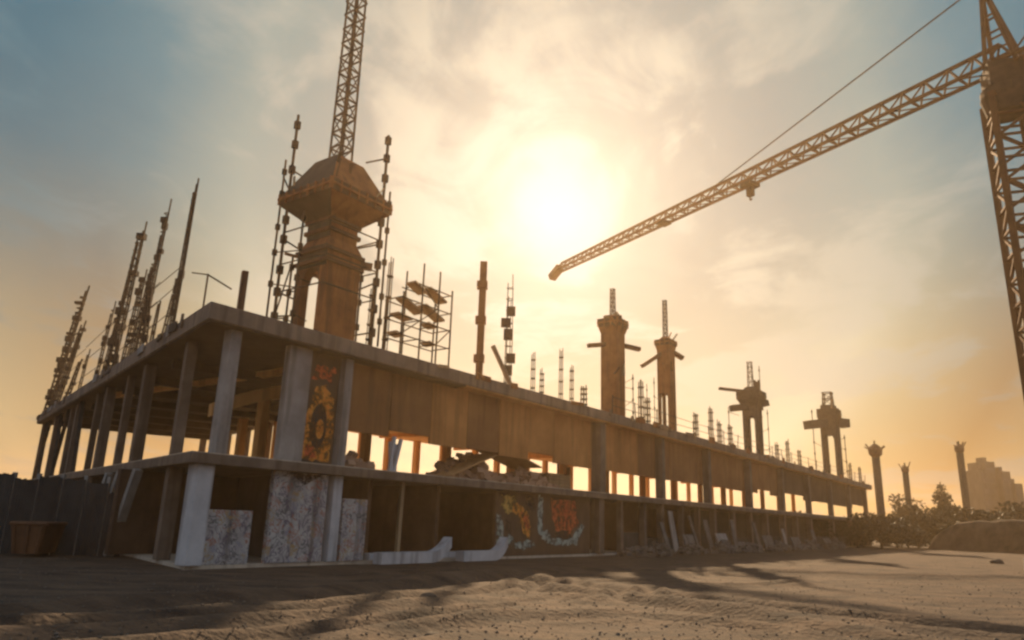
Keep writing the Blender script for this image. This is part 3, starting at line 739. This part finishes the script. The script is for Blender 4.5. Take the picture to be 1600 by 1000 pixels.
        MB().hexa([P(-cb - e, -cb, zt + .004), P(-cb - .003, -cb, zt + .004), P(-cb - .003, cb, zt + .004), P(-cb - e, cb, zt + .004)], [P(-mt_ - e, -mt_, ct), P(-mt_ - .003, -mt_, ct), P(-mt_ - .003, mt_, ct), P(-mt_ - e, mt_, ct)]).build('shade_sheet', 'dark_ply_shade', root)
        MB().hexa([P(-hs * 1.02 - e, -hs, zb), P(-hs * 1.02 - .003, -hs, zb), P(-hs * 1.02 - .003, hs, zb), P(-hs * 1.02 - e, hs, zb)], [P(-hp - e, -hp, zm), P(-hp - .003, -hp, zm), P(-hp - .003, hp, zm), P(-hp - e, hp, zm)]).build('shade_sheet', 'dark_ply_shade', root)
    # lattice mast
    z0, z1 = ct, top_z(q, mast_top)
    lat = MB(); mw = mast_w / 2; step = mast_w * 1.05; nz = max(2, int((z1 - z0) / step)); ra = max(.03, mast_w * .075)
    for a in (-1, 1):
        for b in (-1, 1): lat.beam(P(a * mw, b * mw, z0 - .05), P(a * mw * .8, b * mw * .8, z1), ra * 1.5)
    for i in range(nz):
        za, zc = z0 + (z1 - z0) * i / nz, z0 + (z1 - z0) * (i + 1) / nz
        cs = [(-1, -1), (1, -1), (1, 1), (-1, 1)]
        for j in range(4):
            p0, p1 = cs[j], cs[(j + 1) % 4]
            if i % 2: p0, p1 = p1, p0
            lat.beam(P(p0[0] * mw, p0[1] * mw, zc), P(p1[0] * mw, p1[1] * mw, zc), ra * 1.25)
            lat.beam(P(p0[0] * mw, p0[1] * mw, za), P(p1[0] * mw, p1[1] * mw, zc), ra * .8)
    lat.build('lattice_mast', 'bar', root)
    # scaffold poles with clamps
    for a, b, z_lo, ptop, kk in poles:
        zt_ = top_z(P(a, b, 0), ptop); r_ = w * (.026 if ptop > 220 else .036)
        lo = ZR + z_lo
        cm = MB().rod(P(a, b, lo), P(a, b, zt_), r_)
        for j in range(kk):
            zc = lo + (zt_ - lo) * (j + .7 + rnd.uniform(-.15, .15)) / kk
            cm.box(P(a, b, zc), (r_ * 3.4, r_ * 3.0, r_ * 5.5), (X, Y, Z))
            if rnd.random() < .6: cm.rod(P(a, b, zc), P(a * .55, b * .55, zc + rnd.uniform(-.5, .2)), r_ * .6, k=5)
        cm.build('scaffold_pole', 'bar', root)
    if neck == 1:
        for k in range(7):
            a_, b_0 = rnd.uniform(-hp, hp), rnd.uniform(-hp, hp)
            z_0 = rnd.choice((zt, zm, zl + (z_sh - zl) * .5)); sc_ = pw * rnd.uniform(.25, .6)
            if z_0 < zt: a_, b_0 = (-h - .05, b_0) if k % 2 else (a_, -h - .05)
            MB().beam(P(a_, b_0, z_0 - .05), P(a_ + rnd.uniform(-.3, .3), b_0 + rnd.uniform(-.3, .3), z_0 + sc_), rnd.uniform(.05, .22) * pw, .08).build('stub_board', rnd.choice(mats + ('bar', 'timber')), root)
    for a0, b0, za_, a1, b1, zb_, t in (cross or ()):
        MB().beam(P(a0, b0, top_z(P(a0, b0, 0), za_)), P(a1, b1, top_z(P(a1, b1, 0), zb_)), t, t * .8).build('outrigger', mats[1], root)
    return root, P, q

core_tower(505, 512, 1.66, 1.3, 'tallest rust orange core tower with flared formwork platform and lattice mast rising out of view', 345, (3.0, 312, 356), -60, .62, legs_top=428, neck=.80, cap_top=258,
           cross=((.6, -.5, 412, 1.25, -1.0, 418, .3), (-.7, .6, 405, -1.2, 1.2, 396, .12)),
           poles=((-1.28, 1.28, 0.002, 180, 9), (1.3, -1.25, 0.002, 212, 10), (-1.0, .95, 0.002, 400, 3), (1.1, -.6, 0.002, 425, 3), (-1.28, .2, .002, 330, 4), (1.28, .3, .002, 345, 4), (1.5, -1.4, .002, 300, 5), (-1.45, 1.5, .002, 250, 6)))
core_tower(958, 640, 1.10, 1.2, 'orange backlit core tower with crossbar arms, taller one of the middle pair', 520, (1.35, 500, 522), 452, .26,
           cross=((-1.5, .9, 540, -.3, .2, 538, .30), (.3, -.2, 538, 1.7, -1.0, 546, .30), (-.5, .3, 496, .5, -.3, 496, .3)), poles=((-.5, .5, .002, 560, 3), (1.1, -.8, .002, 585, 4)))
core_tower(1043, 664, .95, 1.2, 'rusty core tower with sloping arms and spire, shorter one of the middle pair', 545, (1.12, 532, 548), 470, .26, mats=('rust', 'rust_dark'), legs_top=616,
           cross=((-1.6, 1.1, 572, -.3, .2, 552, .34), (.3, -.2, 548, 1.1, -.8, 560, .34)), poles=((-.75, .6, .002, 590, 4), (-1.3, .9, .002, 600, 3)))
core_tower(1178, 697, 1.35, 1.5, 'black silhouetted core tower with plank arms, third along the right roof', 628, (2.0, 612, 636), 566, .42, mats=('steel', 'steel'), legs_top=652,
           cross=((-1.7, 1.3, 638, .0, -.1, 635, .7), (0, 0, 635, 1.25, -1.0, 630, .7), (-2.6, 2.0, 607, -.2, .2, 612, .3)), poles=((.5, -.7, 2.0, 572, 3), (-1.9, 1.5, .002, 636, 3), (.9, -1.1, .002, 640, 3)))
core_tower(1303, 742, 1.9, 2.0, 'dark core tower with arms both sides, fourth along the right roof', 648, (2.3, 640, 664), 614, 1.1, mats=('steel', 'steel'), legs_top=680,
           cross=((-2.9, 2.0, 664, -.3, .2, 661, 1.3), (.4, -.3, 660, 2.1, -1.5, 662, 1.3)), poles=((-2.2, 1.5, .002, 640, 5), (1.8, -1.2, .002, 680, 4)))

# ------------------------------------------------------------------ rebar cages on the left roof edge
def rebar_column(base, ptop, width, lean, label, group, nb=4, gap=.34, rb=.022, jog=True):
    zt = top_z(base, ptop); h = zt - base.z
    root = empty('rebar_column', base, label, 'rebar column', group)
    T = lambda a, b, t: base + Vector((a, b, 0)) + Vector((lean[0], lean[1], 0)) * t + Vector((0, 0, h * t))
    hw = width / 2
    for i in range(nb):
        a = 6.283 * i / nb + .5
        x, y = math.cos(a) * hw, math.sin(a) * hw
        top = 1.0 if i == 0 else rnd.uniform(.72, .97)
        MB().path([T(x, y, 0), T(x * rnd.uniform(.8, 1.2), y, .45), T(x * .7, y * .7, top)], rb, 6).build('vertical_bar', 'bar', root)
    m = MB(); k = int(h * .92 / gap)
    for j in range(k):
        t = (j + .5) / k * .92
        ps = [T(math.cos(6.283 * i / nb + .5) * hw * 1.08, math.sin(6.283 * i / nb + .5) * hw * 1.08, t + rnd.uniform(-.006, .006)) for i in range(nb)]
        m.path(ps + ps[:1], rb * .8, 5)
        if jog and rnd.random() < .38: m.box(T(rnd.uniform(-hw, hw), 0, t), (width * 1.25, width * .9, gap * rnd.uniform(.4, 1.1)))
    m.build('stirrups', 'bar', root)
    return root
def roof_b(px, inset):
    """roof point near the left edge that the camera sees in column px"""
    best = None
    for i in range(4000):
        s = i * .01; p = B(s, inset, ZR); q = p - EYEP
        x = 800 + F * q.dot(cr) / q.dot(fwd)
        if best is None or abs(x - px) < best[0]: best = (abs(x - px), p)
    return best[1]
def roof_a(px, inset):
    best = None
    for i in range(9900):
        s = i * .01; p = A(s, inset, ZR); q = p - EYEP
        x = 800 + F * q.dot(cr) / q.dot(fwd)
        if best is None or abs(x - px) < best[0]: best = (abs(x - px), p)
    return best[1]
gp = 'rebar columns rising from the left roof edge'
for px, top, wd, lean, nb, lab in (
        (66, 445, .42, (1.2, 0), 5, 'leaning rebar column at the outermost tip of the left roof'),
        (100, 560, .22, (.5, 0), 3, 'short thin rebar column inside the roof tip one'),
        (168, 345, .34, (.45, 0), 6, 'thickest dark rebar column in the left cluster'),
        (190, 420, .20, (.3, 0), 4, 'thin rebar column just right of the thickest one'),
        (146, 470, .16, (.3, 0), 3, 'thin shorter rebar column just left of the thickest one'),
        (214, 310, .19, (.25, 0), 4, 'tall knotted rebar column second from right in the left group'),
        (232, 470, .12, (.1, 0), 3, 'short thin rebar column between the two tallest left ones'),
        (158, 430, .18, (.5, 0), 4, 'mid height rebar column leaning against the thickest one from the left'),
        (224, 440, .16, (-.25, 0), 3, 'mid height rebar column leaning left behind the knotted tall one'),
        (84, 500, .26, (.9, 0), 4, 'mid height leaning rebar column just right of the roof tip one'),
        (202, 395, .16, (.35, 0), 4, 'thin rebar column leaning right between the thickest and the knotted ones'),
        (178, 505, .14, (-.2, 0), 3, 'short thin rebar column leaning left across the thickest one'),
        (250, 455, .13, (.2, 0), 3, 'short thin rebar column just left of the slim tallest one'),
        (264, 278, .15, (.10, 0), 5, 'slim tallest rebar column nearest the roof corner'),
        (120, 545, .14, (.2, 0), 3, 'short wispy rebar column near the left roof tip')):
    base = roof_b(px, .5)
    rebar_column(base, top, wd, lean, lab, gp, nb, gap=.30 if wd < .3 else .4, rb=.034 + (.02 if px < 120 else .0) + (.008 if wd > .3 else 0))
# tie rods between the cages
m = MB()
for a, b in ((150, 168), (168, 214), (190, 232), (214, 264), (66, 120), (120, 168)):
    pa_, pb_ = roof_b(a, .5), roof_b(b, .5)
    for h in (1.1, 2.1, 3.0): m.rod(pa_ + Vector((0, 0, h)), pb_ + Vector((0, 0, h + rnd.uniform(-.2, .2))), .017, k=5)
tag(m.build('tie_rods', 'bar'), 'thin horizontal tie rods wired across the left rebar columns', 'tie rods')
# corner clutter
b_ = roof_b(312, .9); pz = top_z(b_, 428)
r = empty('broken_prop', b_, 'bent steel prop with slanting arm left of the short corner post', 'prop')
MB().rod(b_, Vector((b_.x, b_.y, pz)), .035).build('upright', 'bar', r)
q = at_y(362, 452, b_.y + .4); MB().rod(Vector((b_.x, b_.y, pz - .03)), q, .03).build('arm', 'bar', r)
q2 = at_y(300, 426, b_.y); MB().rod(Vector((b_.x, b_.y, pz - .03)), q2, .025).build('brace', 'bar', r)
b_ = roof_a(374, .8)
r = empty('corner_post', b_, 'short thick timber post standing on the roof corner', 'post')
MB().beam(b_, Vector((b_.x, b_.y, top_z(b_, 424))), .19).build('upright', 'rust_dark', r); MB().box(b_ + Vector((0, 0, .06)), (.45, .4, .12)).build('base', 'timber_grey', r)
b_ = roof_a(424, .9); r = tag(MB().rod(b_, at_y(458, 405, b_.y + .6), .03).rod(b_ + Vector((.02, 0, .25)), b_ + Vector((.35, .1, .3)), .03).build('raking_strut', 'bar'), 'thin steel strut raking up to the tallest core tower', 'strut')

# ------------------------------------------------------------------ scaffold and posts along the right roof edge
def scaffold():
    p0, p1 = roof_a(622, .7), roof_a(700, .7)
    r = empty('scaffold', p0, 'sunlit broken scaffold with plank levels behind the right roof edge', 'scaffold')
    X = (p1 - p0); Lx = X.length; X.normalize(); Y = Vector((NA.x, NA.y, 0))
    tops = (455, 412, 425, 455); pos = (.02, .38, .72, 1.0)
    for t, tp in zip(pos, tops):
        for d in (0, 1.0):
            b = p0 + X * Lx * t + Y * d
            MB().rod(b, Vector((b.x, b.y, top_z(b, tp + 12 * d))), .04).build('standard', 'bar', r)
    zb = [top_z(p0, y) for y in (520, 490, 462, 432)]
    for i, zz_ in enumerate(zb):
        for t0, t1 in (((0, .16), (.66, .78)), ((.02, .3), (.62, .8)), ((.12, .5), (.55, .95)), ((.30, .55), (.62, .98)))[i]:
            a, b = p0 + X * Lx * t0 + Y * .5, p0 + X * Lx * t1 + Y * .5
            a.z, b.z = zz_ + .1, zz_ - .9 * (t1 - t0) * (i > 1) + .02
            MB().beam(a, b, .55, .09).build('plank', 'timber', r)
        for d in (0, 1.0):
            a, b = p0 + Y * d + X * Lx * (.3 if i == 3 else 0), p1 + Y * d; a = a.copy(); b = b.copy(); a.z = b.z = zz_ - .05
            MB().rod(a, b, .03, k=5).build('ledger', 'bar', r)
        for t in pos[i == 3:]:
            a = p0 + X * Lx * t; b = a + Y; a.z = b.z = zz_
            MB().rod(a, b, .03, k=5).build('transom', 'bar', r)
    for t0, t1, y0, y1 in ((.02, .38, 0, 1), (.38, .72, 1, 2), (.72, 1.0, 0, 1), (.72, .38, 2, 3)):
        a, b = p0 + X * Lx * t0, p0 + X * Lx * t1; a.z, b.z = zb[y0], zb[y1]
        MB().rod(a, b, .028, k=5).build('brace', 'bar', r)
scaffold()
b_ = roof_a(748, .8); r = empty('core_post', b_, 'slim orange concrete post with collars standing beside the scaffold', 'post')
zt = top_z(b_, 410); MB().box((b_.x, b_.y, (ZR + zt) / 2), (.33, .33, zt - ZR)).build('upright', 'rust', r)
for t in (.18, .5, .8): MB().box((b_.x - .03, b_.y, ZR + (zt - ZR) * t), (.5, .46, .32)).build('collar', 'rust', r)
b_ = roof_a(792, .8); rebar_column(b_, 428, .36, (0, 0), 'sun bleached rebar column right of the slim orange post', 'rebar columns along the right roof edge', 4, .55, .025)
b_ = roof_a(800, .5); tag(MB().beam(b_, at_y(770, 540, b_.y - .8), .16).build('raking_board', 'timber'), 'board raking left across the sun bleached rebar column', 'board')
gp = 'starter bars along the right roof edge'
for i, (px, top) in enumerate(((832, 548), (846, 575), (876, 540), (893, 566), (912, 600), (1002, 590), (1012, 618), (1088, 640), (1112, 632), (1125, 655), (1142, 660), (1215, 690), (1232, 685), (1250, 700), (1330, 722), (1345, 728), (600, 400), (575, 440))):
    b_ = roof_a(px, .5); zt = top_z(b_, top); m = MB(); w_ = .10 if px < 900 else .16
    rb_ = .022 if px < 900 else .035
    for a in range(4): m.rod(b_ + Vector((w_ * math.cos(a * 1.57), w_ * math.sin(a * 1.57), 0)), Vector((b_.x + w_ * math.cos(a * 1.57) * .8, b_.y + w_ * math.sin(a * 1.57) * .8, zt - rnd.uniform(0, .35))), rb_, k=5)
    for k in range(4): m.box((b_.x, b_.y, ZR + (zt - ZR) * (k + .6) / 4.6), (w_ * 2.4, w_ * 2.4, .05))
    tag(m.build('starter_bars', 'bar'), 'small bundle of starter bars standing along the right roof edge', 'starter bars', gp)
r = empty('edge_rail', A(26, .25, ZR), 'thin wire guard rail with stakes along the right roof edge', 'guard rail')
for h in (.55, 1.0):
    m = MB()
    pts = [A(s, .25, ZR + h + rnd.uniform(-.04, .04)) for s in range(26, 98, 3)]
    m.path(pts, .02, 5).build('wire', 'bar', r)
for s in range(26, 98, 3): MB().rod(A(s, .25, ZR), A(s, .25 + rnd.uniform(-.1, .1), ZR + 1.12), .035, k=5).build('stake', 'bar', r)

# ------------------------------------------------------------------ tower crane
def crane():
    zj = 28.7
    base = Vector((28.55, 38.0, 0))
    tip = at_z(866, 424, zj + .2)
    r = empty('tower_crane', base, 'tall rust coloured tower crane with long lattice jib pointing towards the sun', 'crane')
    X, Y, Zv = Vector((.94, -.34, 0)).normalized(), Vector((.34, .94, 0)).normalized(), Vector((0, 0, 1))
    P = lambda a, b, z: base + X * a + Y * b + Zv * z
    hw = .95; top = 26.5; n = 19; cs = [(-1, -1), (1, -1), (1, 1), (-1, 1)]
    m = MB()
    for a, b in cs: m.beam(P(a * hw, b * hw, 0.0), P(a * hw, b * hw, top), .3)
    for i in range(n):
        z0, z1 = top * i / n, top * (i + 1) / n
        for j in range(4):
            p0, p1 = cs[j], cs[(j + 1) % 4]
            m.beam(P(p0[0] * hw, p0[1] * hw, z1), P(p1[0] * hw, p1[1] * hw, z1), .13)
            q0, q1 = (p0, p1) if i % 2 else (p1, p0)
            m.beam(P(q0[0] * hw, q0[1] * hw, z0), P(q1[0] * hw, q1[1] * hw, z1), .15)
    m.build('mast', 'crane', r)
    MB().box(P(0, 0, .25), (4, 4, .7), (X, Y, Zv)).build('foundation', 'concrete', r)
    MB().rod(P(0, 0, top), P(0, 0, top + .5), 1.25, k=20).rod(P(0, 0, top - 1.1), P(0, 0, top), 1.05, 1.3, k=20).build('slewing_ring', 'crane_dark', r)
    MB().box(P(0, 0, top + 1.3), (1.8, 1.8, 1.55), (X, Y, Zv)).build('turntable', 'crane_dark', r)
    J = Vector((tip.x - base.x, tip.y - base.y, 0)); Lj = J.length; J.normalize(); S = Vector((-J.y, J.x, 0))
    Q = lambda s, a, z: base + J * s + S * a + Zv * (zj + z)
    cab = MB().box(Q(-.2, -1.75, -1.3), (1.5, 1.1, 1.8), (J, S, Zv)).build('cab', 'crane', r, bevel=.06)
    MB().box(Q(.57, -1.75, -1.1), (.03, 1.0, 1.1), (J, S, Zv)).build('window', 'steel', cab)
    # jib
    def truss(s0, s1, n, w0, w1, h0, h1):
        m = MB()
        W_ = lambda t: w0 + (w1 - w0) * t; H_ = lambda t: h0 + (h1 - h0) * t
        for i in range(n):
            t0, t1 = i / n, (i + 1) / n; a, b = s0 + (s1 - s0) * t0, s0 + (s1 - s0) * t1; mid = (t0 + t1) / 2; c = (a + b) / 2
            for k in (-1, 1):
                m.beam(Q(a, k * W_(t0), 0), Q(b, k * W_(t1), 0), .2, .18)
                m.beam(Q(a, k * W_(t0), 0), Q(c, 0, H_(mid)), .10); m.beam(Q(c, 0, H_(mid)), Q(b, k * W_(t1), 0), .10)
            m.beam(Q(a, -W_(t0), 0), Q(a, W_(t0), 0), .10)
            m.beam(Q(a, -W_(t0), 0), Q(b, W_(t1), 0), .07)
            if i < n - 1: m.beam(Q(c, 0, H_(mid)), Q(s0 + (s1 - s0) * ((i + 1.5) / n), 0, H_((i + 1.5) / n)), .2)
        return m
    jib = truss(-.9, Lj - .6, 31, .62, .42, 1.35, .75).build('jib', 'crane', r)
    MB().beam(Q(Lj - 1.2, 0, .35), Q(Lj + .5, 0, -.45), .8, .7).build('jib_tip', 'crane', jib)
    MB().box(Q(Lj * .62, 0, -.08), (.9, 1.1, .3), (J, S, Zv)).build('walkway_bracket', 'crane_dark', jib)
    truss(-14, -.95, 9, .62, .62, .9, 1.3).build('counter_jib', 'crane', r)
    MB().box(Q(-12.6, 0, -.7), (2.4, 1.5, 2.2), (J, S, Zv)).build('counterweight', 'concrete', r)
    apex = Q(.35, 0, 6.0)
    m = MB()
    for a, b in ((.6, .55), (.6, -.55), (-1.1, .55), (-1.1, -.55)): m.beam(Q(a, b, -.4), apex, .2)
    for t in (.2, .4, .6, .8):
        for b in (1, -1): m.beam(Q(.6, .55 * b, -.4).lerp(apex, t), Q(-1.1, .55 * b, -.4).lerp(apex, t), .1)
    m.build('tower_top', 'crane', r)
    fp = at_z(1090, 288, zj + 1.1); s_at = (fp - base).dot(J)
    MB().rod(apex, Q(s_at, 0, 1.0), .055).build('pendant_line', 'cable', r)
    MB().rod(apex, Q(-12.5, 0, 1.0), .055).build('pendant_line', 'cable', r)
    tp = at_z(1166, 291, zj - .5); st = (tp - base).dot(J)
    tr = MB().box(Q(st, 0, -.28), (1.0, 1.2, .35), (J, S, Zv)).build('trolley', 'crane_dark', r)
    hk = MB().box(Q(st, 0, -.85), (.5, .42, .8), (J, S, Zv)); hk.path([Q(st, 0, -1.25), Q(st + .1, 0, -1.45), Q(st + .02, 0, -1.6), Q(st - .14, 0, -1.5)], .06)
    hk.build('hook_block', 'crane_dark', tr)
crane()

# ------------------------------------------------------------------ trees and shrubs on the right, distant posts
def leaves(m, c, rad, n, size, r):
    for _ in range(n):
        d = Vector((r.gauss(0, 1), r.gauss(0, 1), r.gauss(0, 1))).normalized() * (r.random() ** .4)
        p = Vector((c.x + d.x * rad.x, c.y + d.y * rad.y, c.z + d.z * rad.z))
        a = Vector((r.gauss(0, 1), r.gauss(0, 1), r.gauss(0, .7))).normalized(); b = a.cross(Vector((r.gauss(0, 1), r.gauss(0, 1), r.gauss(0, 1)))).normalized()
        s = size * r.uniform(.6, 1.3)
        m.add([p - a * s, p - b * s * .5, p + a * s, p + b * s * .5], [(0, 1, 2, 3)])
def plant(name, label, cat, group, w, h, trunk_h, n, leaf, mat, seed, clumps=9):
    """one plant at the origin, crown of leaf clumps on a limbed stem"""
    r = random.Random(seed)
    o = empty(name, (0, 0, 0), label, cat, group)
    t = MB(); cr_ = MB()
    t.rod((0, 0, -.1), (0, 0, trunk_h), .035 * h + .03, .02 * h + .02, 8)
    for k in range(clumps):
        a = 6.283 * k / clumps + r.uniform(-.4, .4); rr = w * .5 * r.uniform(.25, .85)
        zc = trunk_h * .8 + (h - trunk_h * .8) * r.uniform(.12, .86) * (1 - .35 * (rr / (w * .5)) ** 2)
        c = Vector((math.cos(a) * rr, math.sin(a) * rr, zc))
        t.rod((0, 0, trunk_h * r.uniform(.6, 1)), c, .012 * h + .012, .006 * h + .006, 5)
        leaves(cr_, c, Vector((w * .26, w * .26, h * .17)) * r.uniform(.7, 1.2), n // clumps, leaf, r)
    t.build('trunk' if trunk_h > .8 else 'stem', 'bark', o)
    cr_.build('crown' if trunk_h > .8 else 'foliage', mat, o)
    return o
gp = 'dark shrubs along the foot of the right wing'
lab = 'dense dark shrub in the belt below and beyond the far end of the right wing'
protos = [plant('shrub', lab, 'shrub', gp, 4.6, 3.1, .5, 2200, .17, 'leaf_dark', 11, 14), plant('shrub', lab, 'shrub', gp, 5.4, 3.8, .6, 2400, .18, 'leaf_dark', 12, 16), plant('shrub', lab, 'shrub', gp, 3.8, 2.4, .4, 1600, .15, 'leaf_mid', 13, 12)]
used = [False] * 3
for i in range(46):
    t = i / 45
    px = 1215 + t * 480 + rnd.uniform(-8, 8)
    dist = (88 if i % 2 else 104) + rnd.uniform(-6, 8) + (14 if px > 1420 else 0)
    q = at_y(px, 850, dist)
    k = rnd.choice((0, 1, 1, 2))
    o = copy_tree(protos[k]) if used[k] else protos[k]
    used[k] = True
    sc = rnd.uniform(.85, 1.5) * (1 + .35 * t)
    if px < 1330: sc *= .72
    o.location = (q.x, q.y, -.05); o.rotation_euler.z = rnd.uniform(0, 6.28); o.scale = (sc, sc, sc * rnd.uniform(.9, 1.15))
gp = 'trees on the right horizon'
def tree_at(px, py_top, dist, w, mat, seed, label, leaf=.35, n=4200, trunk=.3):
    q = at_y(px, 845, dist); h = top_z(q, py_top)
    o = plant('tree', label, 'tree', gp, w, h, h * trunk, n, leaf, mat, seed, 18); o.location = (q.x, q.y, 0); return o
tree_at(1486, 752, 125, 4.4, 'leaf_dark', 32, 'small round dark tree left of the thin headed post', .3, 2200, .3)
tree_at(1420, 770, 120, 5.5, 'leaf_dark', 34, 'low dark tree beyond the end of the right wing', .3, 2600, .2)
def far_block():
    d = 215; c = at_y(1553, 845, d)
    r = empty('apartment_block', (c.x, c.y, 0), 'hazy stepped grey apartment block on the horizon at the right edge', 'building')
    wpx = d / F * 1.03
    for x0, x1, top, dy in ((1533, 1545, 735, 0), (1545, 1562, 722, 1.5), (1562, 1576, 738, -.8), (1576, 1588, 757, -2)):
        a, b = at_y(x0, 845, d), at_y(x1, 845, d); zt = top_z(a, top); w = (b - a).x - .15; cx = (a.x + b.x) / 2
        v = MB().box((cx, c.y + dy, zt / 2), (w, 8, zt)).build('wall', 'far_block', r)
        nzf = int(zt / 3)
        for k in range(nzf):
            MB().box((cx, c.y + dy - 4.03, 2 + k * 3), (w * .74, .08, 1.3)).build('window', 'far_glass', v)
        MB().box((cx + w * .1, c.y + dy, zt + .7), (w * .4, 3, 1.4)).build('roof_house', 'far_block', v)
far_block()
gp = 'distant headed posts on the right horizon'
for px, top, w, dist, hw, lab in ((1381, 694, .8, 108, 1.25, 'thick dark headed post just past the end of the right wing'), (1517, 694, .8, 125, 1.0, 'tall thin dark post with a small square head near the broad tree'), (1426, 728, .7, 125, .8, 'short thin dark post beyond the end of the right wing')):
    q = at_y(px, 845, dist); zt = top_z(q, top)
    r = empty('headed_post', (q.x, q.y, 0), lab, 'post', gp)
    MB().box((q.x, q.y, zt / 2 - .5), (w, w, zt + .5)).build('shaft', 'steel', r)
    hd = MB(); hh = hw * 1.5
    for k0, k1, r0, r1 in ((0, .2, .42, .72), (.2, .55, .72, .78), (.55, .8, .78, .6), (.8, 1.0, .6, .25)):
        hd.rod((q.x, q.y, zt - hh + hh * k0), (q.x, q.y, zt - hh + hh * k1), hw * r0, hw * r1, 9)
    hd.build('head', 'rust_dark', r)
    for k in range(5):
        a_ = rnd.random() * 6.28; c_ = Vector((q.x + math.cos(a_) * hw * .5, q.y + math.sin(a_) * hw * .5, zt - hh * .5))
        MB().beam(c_, c_ + Vector((math.cos(a_) * hw * .6, math.sin(a_) * hw * .6, rnd.uniform(.3, 1.4))), .22, .14).build('stub_board', 'rust_dark', r)
    MB().rod((q.x, q.y, zt - .2), (q.x, q.y, zt + .5), .12, k=6).build('finial', 'steel', r)
m = MB(); r_ = random.Random(5)
for i in range(150):
    az = math.radians(-48 + 96 * i / 149 + r_.uniform(-.3, .3)); d = r_.uniform(230, 300); h = r_.uniform(3.5, 7.5)
    c = Vector((math.sin(az) * d, math.cos(az) * d, h * .45))
    leaves(m, c, Vector((4.5, 4.5, h * .55)), 130, .7, r_)
kind(m.build('distant_trees', 'leaf_dark'), 'stuff')

# ------------------------------------------------------------------ haze
HAZE = .0007
if HAZE:
    hm = bpy.data.materials.new('haze'); hm.use_nodes = True
    hn = hm.node_tree.nodes; hl = hm.node_tree.links; hn.remove(hn['Principled BSDF'])
    pv = hn.new('ShaderNodeVolumePrincipled'); pv.inputs['Density'].default_value = HAZE; pv.inputs['Anisotropy'].default_value = .66
    pv.inputs['Color'].default_value = (1.0, .74, .45, 1)
    hl.new(pv.outputs[0], hn['Material Output'].inputs['Volume'])
    hz = MB().box((0, 330, 19.5), (1640, 900, 43)).build('haze', hm)
    kind(hz, 'stuff'); hz.display_type = 'WIRE'
